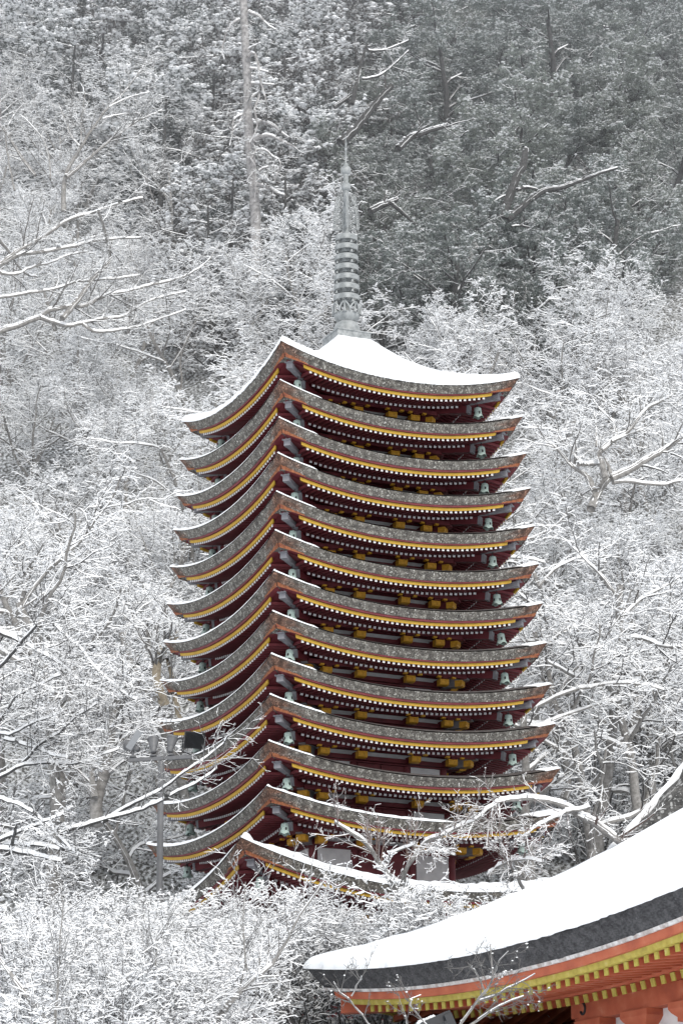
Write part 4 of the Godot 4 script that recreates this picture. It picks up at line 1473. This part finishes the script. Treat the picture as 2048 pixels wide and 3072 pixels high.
func build_heroes() -> void:
	var g := RandomNumberGenerator.new()
	g.seed = 909
	# --- wide-spreading tree whose pale limbs reach in from the side
	var pl := Plant.new()
	for e in [
		[[[-140, 1880], [0, 1780], [120, 1690], [280, 1600], [460, 1480], [620, 1430], [760, 1380], [960, 1330]], 0.085, 0.02, 10],
		[[[-140, 1850], [0, 1790], [110, 1720], [300, 1690], [480, 1660], [600, 1625], [760, 1605], [950, 1600]], 0.07, 0.022, 8],
		[[[-140, 2010], [0, 2000], [230, 1965], [360, 1945], [500, 1900], [640, 1880], [800, 1870], [940, 1850]], 0.05, 0.018, 6],
		[[[-160, 2290], [0, 2230], [250, 2140], [350, 2080], [580, 2050], [700, 1990], [860, 1960], [1000, 1920], [1200, 1870], [1370, 1780], [1480, 1640]], 0.095, 0.012, 12],
		[[[270, 2135], [380, 2170], [470, 2190], [650, 2150], [820, 2130], [900, 2080], [1040, 2010], [1250, 1960]], 0.06, 0.015, 8],
		[[[560, 2180], [640, 2230], [780, 2220], [900, 2200], [1060, 2150], [1250, 2080]], 0.045, 0.012, 6],
		[[[-100, 1700], [0, 1830], [130, 1840], [200, 1800], [330, 1770], [450, 1720], [600, 1690]], 0.05, 0.015, 5],
		[[[420, 2140], [540, 2000], [620, 1880], [700, 1800], [750, 1740]], 0.09, 0.05, 3],
		[[[-20, 1590], [60, 1690], [160, 1830], [250, 1860]], 0.05, 0.02, 3],
		[[[660, 1420], [690, 1500], [715, 1600], [740, 1720]], 0.03, 0.045, 3]]:
		limb(pl, crop(e[0], 0, 0, 2.24), 74.0, 75.5, e[1], e[2], g, e[3], 1.3, 1.3)
	var foot := px(-60, 1500, 74.0)
	limb(pl, [[-60, 1000], [-55, 1250], [-60, 1500]], 74.0, 74.0, 0.16, 0.2, g, 0)
	hero("spreading_tree", "wide-spreading leafless tree with long pale snow-lined limbs", "tree", foot, pl, mats.pale_bark, mats.twig_pale)
	# --- forked grey tree above it
	pl = Plant.new()
	for e in [
		[[[430, 1420], [440, 1190], [540, 1000], [620, 870], [730, 720], [820, 640], [880, 560], [970, 440]], 0.085, 0.012, 12],
		[[[445, 1190], [560, 1100], [640, 1030], [760, 930], [900, 830], [1000, 780], [1090, 740]], 0.075, 0.012, 10],
		[[[540, 985], [480, 910], [450, 830], [390, 690]], 0.035, 0.01, 5],
		[[[550, 960], [548, 800], [570, 640], [545, 560]], 0.025, 0.008, 5],
		[[[735, 720], [850, 660], [1000, 620]], 0.025, 0.008, 4],
		[[[690, 800], [800, 770], [950, 760]], 0.022, 0.008, 4],
		[[[240, 1180], [150, 1060], [50, 900], [-20, 820]], 0.06, 0.04, 5],
		[[[100, 1280], [60, 1080], [40, 900], [90, 780], [160, 700]], 0.035, 0.012, 5],
		[[[340, 1200], [330, 1060], [300, 950], [220, 850], [140, 770]], 0.03, 0.01, 5]]:
		limb(pl, crop(e[0], 0, 0, 2.24), 80.0, 80.8, e[1], e[2], g, e[3], 1.2, 0.9)
	hero("forked_tree", "grey leafless tree forking into two long rising limbs", "tree", px(192, 634, 80.0), pl, mats.pale_bark, mats.twig_pale)
	# --- broad old tree on the pagoda's hall side
	pl = Plant.new()
	for e in [
		[[[840, 1640], [880, 1540], [950, 1420], [1000, 1385]], 0.10, 0.095, 0],
		[[[1000, 1400], [1150, 1330], [1300, 1240], [1450, 1150], [1580, 1050], [1680, 990]], 0.085, 0.04, 9],
		[[[1010, 1430], [1130, 1420], [1250, 1440], [1400, 1450], [1540, 1420]], 0.05, 0.02, 6],
		[[[950, 1390], [925, 1290], [910, 1200], [1000, 1110], [1120, 1040], [1210, 930], [1270, 860], [1400, 790], [1480, 740]], 0.075, 0.02, 10],
		[[[930, 1180], [1030, 1090], [1035, 1020], [1000, 940], [910, 860], [860, 780]], 0.045, 0.012, 7],
		[[[1000, 1390], [960, 1260], [900, 1180]], 0.05, 0.03, 2],
		[[[870, 1500], [800, 1370], [700, 1310], [620, 1220], [540, 1140], [470, 1090], [420, 980]], 0.07, 0.015, 10],
		[[[780, 1290], [710, 1220], [650, 1110], [620, 1020]], 0.035, 0.012, 5],
		[[[740, 1290], [830, 1290], [920, 1280]], 0.045, 0.04, 1],
		[[[1000, 1110], [1110, 1060], [1200, 1030], [1300, 1020]], 0.03, 0.015, 4],
		[[[880, 1150], [880, 1000], [860, 850]], 0.025, 0.01, 4]]:
		limb(pl, crop(e[0], 1450, 900, 2.614), 66.5, 67.3, e[1] * 1.15, e[2], g, e[3], 1.2, 1.5, "open")
	hero("old_tree", "gnarled old tree with thick snow-capped limbs fanning from one crotch", "tree", px(1771, 1527, 66.5), pl, mats.pale_bark, mats.twig_pale)
	# --- dead silver trunk
	pl = Plant.new()
	limb(pl, [[728, -90], [733, 60], [740, 200], [745, 350], [752, 480], [765, 620], [770, 900]], 85.0, 85.0, 0.11, 0.19, g, 0, 1.0, 0.0)
	for e in [
		[[[330, 80], [400, 110], [450, 160], [510, 200]], 0.07, 0.02, 2],
		[[[265, 130], [200, 170], [165, 260], [150, 330], [165, 400]], 0.05, 0.015, 3],
		[[[325, 380], [360, 350], [390, 430], [400, 520], [420, 590], [440, 660], [458, 740]], 0.06, 0.02, 2],
		[[[330, 330], [370, 305], [410, 290]], 0.04, 0.015, 1],
		[[[350, 560], [430, 565], [500, 570]], 0.06, 0.02, 1],
		[[[340, 460], [410, 470], [480, 490]], 0.05, 0.02, 1],
		[[[340, 660], [400, 620], [370, 740], [385, 830], [365, 900], [330, 960]], 0.05, 0.02, 2],
		[[[300, 780], [240, 850], [200, 870], [190, 800]], 0.045, 0.015, 3],
		[[[300, 760], [230, 800], [215, 900], [200, 980]], 0.04, 0.012, 3],
		[[[390, 820], [470, 830], [540, 880], [600, 930]], 0.09, 0.03, 3],
		[[[360, 940], [440, 910], [520, 930], [600, 970], [640, 990]], 0.09, 0.03, 3],
		[[[380, 1010], [440, 1010], [490, 1050], [530, 1070], [540, 1120], [510, 1180]], 0.04, 0.015, 3],
		[[[395, 1150], [460, 1120], [530, 1130], [500, 1220]], 0.04, 0.012, 2],
		[[[350, 950], [370, 1020], [340, 1060], [370, 1120], [375, 1220], [368, 1360]], 0.05, 0.02, 2],
		[[[375, 1240], [440, 1250], [510, 1290], [570, 1310]], 0.09, 0.03, 2],
		[[[290, 780], [320, 690], [340, 640]], 0.04, 0.03, 1]]:
		limb(pl, crop(e[0], 600, 0, 2.24), 84.7, 84.0, e[1], e[2], g, e[3], 0.7, 1.2)
	hero("dead_tree", "tall dead silver trunk with crooked drooping broken branches", "tree", px(770, 900, 85.0), pl, mats.snag, mats.twig_pale)
	# --- dark limbs of the big evergreens
	pl = Plant.new()
	for e in [
		[[[510, 1300], [520, 1240], [560, 1120], [590, 1040], [625, 980], [640, 880]], 0.19, 0.10, 0],
		[[[530, 1290], [640, 1200], [740, 1130], [850, 1105], [950, 1070], [1080, 1020], [1180, 990]], 0.14, 0.04, 3],
		[[[590, 1120], [640, 1105], [710, 1118]], 0.06, 0.04, 1],
		[[[560, 1335], [610, 1330], [660, 1340]], 0.03, 0.03, 1],
		[[[935, 920], [980, 970], [1010, 1010]], 0.05, 0.05, 0],
		[[[450, 1190], [500, 1160], [540, 1150]], 0.03, 0.03, 0]]:
		limb(pl, crop(e[0], 1250, 0, 1.965), 83.3, 83.8, e[1], e[2], g, e[3], 0.8, 0.7)
	hero("dark_evergreen", "dark-limbed forked evergreen leaning out through green foliage", "tree", px(1510, 662, 85.5), pl, mats.dark_bark, mats.twig)
	pl = Plant.new()
	for e in [
		[[[940, 960], [1040, 870], [1130, 760], [1220, 650], [1290, 575]], 0.17, 0.09, 2],
		[[[1020, 700], [1050, 560], [1070, 470], [1120, 300]], 0.09, 0.04, 2],
		[[[900, 720], [970, 670], [1040, 610]], 0.08, 0.05, 1],
		[[[1090, 530], [1200, 510], [1290, 440], [1400, 340]], 0.04, 0.015, 3],
		[[[1130, 340], [1230, 340], [1330, 300], [1400, 270]], 0.045, 0.015, 3],
		[[[1330, 1000], [1400, 930], [1480, 900], [1568, 870], [1660, 840]], 0.13, 0.07, 2],
		[[[1140, 1420], [1200, 1390], [1270, 1360], [1320, 1340]], 0.12, 0.08, 1],
		[[[1270, 1360], [1370, 1440], [1470, 1530]], 0.07, 0.05, 1],
		[[[1180, 1540], [1240, 1620], [1320, 1740]], 0.08, 0.06, 1]]:
		limb(pl, crop(e[0], 600, 0, 2.24), 83.3, 84.0, e[1], e[2], g, e[3], 0.8, 1.0)
	hero("dark_evergreen", "dark slanting evergreen limbs behind the pagoda finial", "tree", px(1020, 428, 86.5), pl, mats.dark_bark, mats.twig)
	# --- trunks at the foot of the slope, hall side
	for e in [
		[[[[1090, 2060], [1120, 1850], [1140, 1600], [1150, 1250], [1160, 1050], [1180, 850]], 0.19, 0.13], "thick straight grey trunk with pale bark among snowy boughs", 63.0],
		[[[[540, 2000], [570, 1850], [560, 1550], [570, 1300], [580, 1000], [560, 800]], 0.10, 0.05], "slim upright grey trunk right beside the pagoda eaves", 60.5],
		[[[[500, 1600], [480, 1480], [450, 1250], [430, 1000], [400, 880], [340, 740], [300, 560]], 0.09, 0.04], "slim bent trunk curving up past the pagoda corners", 59.5],
		[[[[960, 2000], [900, 1500], [780, 1130], [900, 1030], [970, 940], [930, 860], [960, 700], [1060, 620]], 0.07, 0.05], "crooked trunk with a sharp elbow and snow on its bend", 64.5],
		[[[[760, 900], [680, 560], [600, 480], [470, 390], [400, 300], [330, 170], [290, 60]], 0.10, 0.05], "leaning trunk bowing over toward the pagoda roofs", 63.0],
		[[[[1300, 1500], [1330, 1100], [1370, 900], [1440, 720], [1480, 600]], 0.13, 0.08], "tilted trunk with snow-lined fork by the hall roof", 66.0],
		[[[[1260, 2050], [1290, 1700], [1300, 1400]], 0.16, 0.13], "thick grey trunk standing behind the hall roof snow", 62.0]]:
		pl = Plant.new()
		var q := crop(e[0][0], 1500, 1700, 2.861)
		limb(pl, q, e[2], e[2] + 0.4, e[0][1], e[0][2], g, 10, 1.3, 1.4, "open")
		limb(pl, [q[q.size() - 2], [q[q.size() - 2][0] + 60, q[q.size() - 2][1] - 60], [q[q.size() - 2][0] + 150, q[q.size() - 2][1] - 95]], e[2], e[2] + 0.3, e[0][2] * 0.8, 0.015, g, 6, 1.0, 1.3, "open")
		hero("grey_trunk_tree", e[1], "tree", px(q[0][0], q[0][1], e[2]), pl, mats.pale_bark, mats.twig_pale, null, "grey-trunked trees at the foot of the slope")
	for e in [
		[[[460, 700], [430, 600], [380, 320], [340, 160]], 0.075, 0.04, "tan-barked trunk close behind the lamp-side roof corners"],
		[[[330, 560], [300, 470], [270, 330], [300, 150], [360, 60], [440, 0]], 0.12, 0.07, "pale sinuous trunk leaning right beside the roof tips"]]:
		pl = Plant.new()
		var q := crop([[e[0][0][0] + 960, e[0][0][1]]] + e[0].map(func(p): return [p[0] + 960, p[1]]).slice(1), 0, 1900, 2.613)
		limb(pl, q, 59.5, 60.0, e[1], e[2], g, 8, 1.2, 1.2, "open")
		hero("grey_trunk_tree", e[3], "tree", px(q[0][0], q[0][1], 59.5), pl, mats.tan_bark, mats.twig_pale, null, "grey-trunked trees at the foot of the slope")
	for e in [[[[460, 1500], [470, 1000], [480, 600], [440, 300]], 0.15, 0.11, "straight grey trunk behind the near snowy branches"], [[[[0, 0]], 0, 0, ""]]]:
		if e.size() < 4:
			continue
		pl = Plant.new()
		limb(pl, crop(e[0], 0, 1900, 2.613), 60.0, 60.5, e[1], e[2], g, 8, 1.3, 1.3, "open")
		hero("grey_trunk_tree", e[3], "tree", px(176, 2474, 60.0), pl, mats.pale_bark, mats.twig_pale, null, "grey-trunked trees at the foot of the slope")
	pl = Plant.new()
	limb(pl, crop([[760, 1500], [760, 1330], [780, 1240], [860, 900], [900, 640], [960, 520]], 0, 1900, 2.613), 57.5, 57.8, 0.15, 0.07, g, 8, 1.2, 1.2, "open")
	limb(pl, crop([[745, 1290], [725, 1150], [715, 1000]], 0, 1900, 2.613), 57.5, 57.6, 0.08, 0.05, g, 3, 1.0, 1.2, "open")
	hero("grey_trunk_tree", "pale trunk forking low behind the floodlight pole", "tree", px(291, 2474, 57.5), pl, mats.pale_bark, mats.twig_pale, null, "grey-trunked trees at the foot of the slope")
	# --- near tree on the lamp side: dark wood, thick snow lines
	pl = Plant.new()
	for e in [
		[[[-60, -30], [20, 0], [200, 80], [330, 160], [450, 220], [560, 310], [640, 380], [720, 430]], 0.045, 0.012, 12],
		[[[440, -60], [560, 50], [650, 140], [740, 260], [830, 340], [930, 440], [1080, 525]], 0.030, 0.010, 10],
		[[[-60, 340], [0, 270], [130, 120], [200, 40], [290, -60]], 0.035, 0.02, 6],
		[[[-80, 800], [0, 690], [130, 500], [300, 410], [480, 330]], 0.032, 0.010, 8],
		[[[60, 1100], [200, 1000], [300, 880], [440, 800], [600, 660], [760, 555]], 0.030, 0.010, 8],
		[[[40, 830], [190, 870], [330, 920], [440, 960], [580, 990]], 0.026, 0.008, 8],
		[[[-60, 1180], [60, 1100], [200, 1030], [420, 1020], [620, 1020], [760, 970], [950, 900]], 0.030, 0.008, 10],
		[[[330, 920], [450, 850], [600, 800], [760, 770], [900, 730]], 0.024, 0.008, 6],
		[[[-60, 760], [60, 800], [160, 760], [300, 690], [500, 620]], 0.026, 0.008, 6]]:
		limb(pl, crop(e[0], 0, 1900, 2.613), 49.5, 48.0, e[1], e[2], g, e[3], 1.0, 1.4)
	for e in [
		[[[-40, 1290], [100, 1330], [250, 1400], [400, 1520], [560, 1700]], 0.024, 0.010, 8],
		[[[-40, 1640], [150, 1560], [300, 1500], [500, 1420]], 0.030, 0.010, 8],
		[[[-60, 1690], [150, 1715], [350, 1760], [550, 1810]], 0.045, 0.02, 8],
		[[[60, 1740], [110, 1600], [130, 1520]], 0.035, 0.02, 4],
		[[[40, 1660], [250, 1660], [500, 1700], [620, 1740]], 0.026, 0.010, 6],
		[[[300, 1560], [450, 1650], [600, 1720]], 0.024, 0.010, 6],
		[[[480, 1570], [600, 1525], [900, 1440], [1080, 1390], [1240, 1330], [1340, 1270], [1568, 1160], [1700, 1060]], 0.034, 0.007, 16],
		[[[800, 1490], [950, 1390], [1100, 1310], [1250, 1240], [1400, 1130], [1560, 1020], [1750, 860], [1790, 800]], 0.028, 0.005, 14]]:
		limb(pl, crop(e[0], 0, 1900, 2.613), 46.5, 44.8, e[1], e[2], g, int(e[3] * 0.6), 0.7, 1.4, "wisp" if e[3] > 12 else "bare")
	limb(pl, [[-70, 1800], [-60, 2200], [-40, 2700], [-30, 3050]], 48.0, 46.5, 0.12, 0.17, g, 0)
	hero("near_tree", "dark-branched leafless tree with thick snow lines reaching toward the floodlight pole", "tree", px(-30, 3050, 46.5), pl, mats.dark_bark, mats.twig)
	# --- snowy tree before the pagoda's foot
	pl = Plant.new()
	for e in [
		[[[1640, 1790], [1568, 1740], [1450, 1700], [1300, 1680], [1180, 1690], [1080, 1700], [1000, 1745], [940, 1810], [880, 1850]], 0.060, 0.02, 14],
		[[[1720, 1740], [1560, 1780], [1450, 1830], [1350, 1880], [1240, 1960]], 0.035, 0.01, 10],
		[[[1640, 1790], [1750, 1850], [1900, 1950], [2060, 2080], [2200, 2250]], 0.06, 0.075, 6],
		[[[330, 2330], [300, 2260], [200, 2130], [110, 2000], [0, 1920], [-110, 1850]], 0.055, 0.02, 12],
		[[[370, 2330], [400, 2200], [470, 2090], [540, 2000], [640, 1950], [780, 1890], [900, 1840]], 0.050, 0.015, 12],
		[[[230, 2170], [300, 2080], [380, 2040], [470, 2010]], 0.022, 0.008, 6],
		[[[540, 2010], [640, 2060], [760, 2090]], 0.02, 0.008, 6],
		[[[1000, 2230], [1130, 2140], [1260, 2120], [1400, 2140]], 0.03, 0.01, 10],
		[[[1250, 2330], [1180, 2200], [1100, 2080], [1080, 1980]], 0.03, 0.01, 10]]:
		limb(pl, crop(e[0], 1050, 1700, 2.412), 46.2, 45.2, e[1], e[2], g, e[3], 0.65, 1.4, "bare" if g.randf() < 0.5 else "wisp")
	limb(pl, [[1190, 2660], [1195, 2760], [1200, 2900]], 46.4, 46.4, 0.055, 0.08, g, 0)
	hero("snowy_near_tree", "leafless tree with snow-loaded boughs crossing the pagoda's lowest roofs", "tree", px(1200, 2900, 46.2), pl, mats.pale_bark, mats.twig_red)
	# --- saplings at the bottom, closest to the lens
	var k := 0.896
	var saplings := [
		[[[[560, 640], [600, 570], [660, 500], [740, 430], [775, 370], [800, 320], [870, 220]], 0.050, 0.008, 16], "sapling with a thick snow-lined stem slanting up from the thicket"],
		[[[[-60, 380], [0, 430], [60, 510], [100, 560], [150, 640]], 0.016, 0.045, 10], "slanting snow-lined branch low in the thicket"],
		[[[[145, 660], [150, 560], [158, 460], [165, 350], [172, 270]], 0.022, 0.006, 14], "thin upright dark sapling above the white bushes"],
		[[[[240, 640], [290, 560], [340, 480], [400, 400], [450, 330]], 0.022, 0.006, 14], "thin leaning grey sapling above the white bushes"],
		[[[[410, 660], [415, 560], [418, 470], [425, 370]], 0.018, 0.005, 14], "thin upright grey sapling in the middle of the thicket"],
		[[[[670, 500], [660, 430], [655, 330], [660, 220]], 0.016, 0.005, 12], "wispy upright twig stem beside the slanting sapling"]]
	for e in saplings:
		pl = Plant.new()
		limb(pl, crop(e[0][0], 0, 2400, k), 37.5, 37.0, e[0][1], e[0][2], g, e[0][3], 0.6, 0.8, "wisp")
		hero("sapling", e[1], "sapling", px(e[0][0][0][0] / k, 2400 + e[0][0][0][1] / k, 37.5), pl, mats.pale_bark, mats.twig_pale, null, "saplings in the thicket")
	# --- bare twigs before the hall eave
	pl = Plant.new()
	for e in [
		[[[690, 760], [760, 640], [830, 560], [860, 500], [850, 345]], 0.022, 0.006, 8],
		[[[700, 750], [790, 690], [896, 620], [1000, 580]], 0.020, 0.006, 8],
		[[[830, 570], [780, 470], [760, 440]], 0.010, 0.004, 4],
		[[[860, 500], [896, 420], [930, 380]], 0.010, 0.004, 4],
		[[[800, 600], [850, 590], [940, 540], [1050, 480]], 0.012, 0.004, 6]]:
		limb(pl, crop(e[0], 900, 2600, 1.493), 31.5, 31.0, e[1], e[2], g, e[3], 0.4, 0.3, "wisp")
	hero("bare_twig_bush", "bare branching twigs standing before the vermilion eave", "sapling", px(1360, 3110, 31.5), pl, mats.pale_bark, mats.twig_pale)
	pl = Plant.new()
	for e in [
		[[[330, 760], [280, 660], [180, 560], [150, 515]], 0.012, 0.004, 6],
		[[[230, 580], [260, 520], [275, 490]], 0.008, 0.003, 3],
		[[[500, 760], [470, 660], [440, 570]], 0.010, 0.003, 5],
		[[[620, 760], [520, 660], [480, 600], [540, 575]], 0.010, 0.003, 6]]:
		limb(pl, crop(e[0], 900, 2600, 1.493), 31.5, 31.2, e[1], e[2], g, e[3], 0.3, 0.3, "wisp")
	hero("bare_twig_bush", "few thin bare twigs below the dark tip of the hall eave", "sapling", px(1121, 3110, 31.5), pl, mats.pale_bark, mats.twig_pale)
	# --- leaning speckled trunk behind the hall roof
	pl = Plant.new()
	limb(pl, [[1800, 2730], [1880, 2640], [1980, 2530], [2070, 2430], [2160, 2330], [2230, 2240]], 46.0, 46.0, 0.56, 0.50, g, 0, 1.0, 0.0)
	pl.snow = MB.new()
	var pts := PackedVector3Array()
	var rad := PackedFloat32Array()
	for i in 21:
		var f := i / 20.0
		pts.append(px(lerpf(1800, 2230, f) - 64.0, lerpf(2730, 2240, f) - 64.0, 46.0))
		rad.append(0.085 * g.randf_range(0.8, 1.2))
	pl.snow.tube(pts, rad, 10)
	hero("leaning_tree", "thick leaning lichen-speckled trunk with snow along its upper side behind the hall", "tree trunk", px(1800, 2730, 46.0), pl, mats.speckled, mats.twig)

func stamp(what: String) -> void:
	print("%s %d ms" % [what, Time.get_ticks_msec() - t_start])

func _ready() -> void:
	t_start = Time.get_ticks_msec()
	rng.seed = 2024
	# camera
	var cam := Camera3D.new()
	cam.name = "camera"
	cam_basis = Basis(Vector3.RIGHT, deg_to_rad(17.303)) * Basis(Vector3(0, 0, 1), deg_to_rad(-0.336))
	cam.basis = cam_basis
	cam.fov = 20.512
	cam.near = 0.1
	cam.far = 600.0
	add_child(cam)
	cam.current = true
	# overcast winter sky
	var env := Environment.new()
	var sky := Sky.new()
	var sm := ProceduralSkyMaterial.new()
	sm.sky_top_color = lin(0.76, 0.79, 0.835)
	sm.sky_horizon_color = lin(0.93, 0.955, 0.985)
	sm.sky_curve = 0.2
	sm.ground_bottom_color = lin(0.5, 0.51, 0.53)
	sm.ground_horizon_color = lin(0.8, 0.82, 0.85)
	sky.sky_material = sm
	env.background_mode = Environment.BG_SKY
	env.sky = sky
	env.tonemap_mode = Environment.TONE_MAPPER_LINEAR
	env.tonemap_exposure = 1.5
	env.volumetric_fog_enabled = true
	env.volumetric_fog_density = 0.0
	env.sdfgi_enabled = true
	env.ssao_enabled = true
	env.ssil_enabled = true
	var we := WorldEnvironment.new()
	we.name = "world_environment"
	we.environment = env
	add_child(we)
	var sun := DirectionalLight3D.new()
	sun.name = "sun"
	sun.light_energy = 0.5
	sun.light_color = Color(1.0, 0.985, 0.96)
	sun.light_angular_distance = 25.0
	sun.shadow_enabled = true
	add_child(sun)
	sun.look_at_from_position(Vector3.ZERO, -Vector3(0.25, 0.55, 0.80), Vector3.UP)
	make_materials()
	stamp("materials")
	build_ground()
	build_pagoda()
	stamp("pagoda")
	build_hall()
	build_lamps()
	stamp("hall")
	build_wood()
	stamp("wood")
	build_heroes()
	stamp("heroes")
	# thin snow mist hanging over the upper slope
	var mist := FogVolume.new()
	mist.name = "hill_mist"
	mist.size = Vector3(130, 90, 66)
	mist.position = Vector3(0, 45, -103)
	var fm := FogMaterial.new()
	fm.density = 0.0034
	fm.albedo = Color(0.97, 0.98, 1.0)
	mist.material = fm
	mist.set_meta("kind", "stuff")
	add_child(mist)
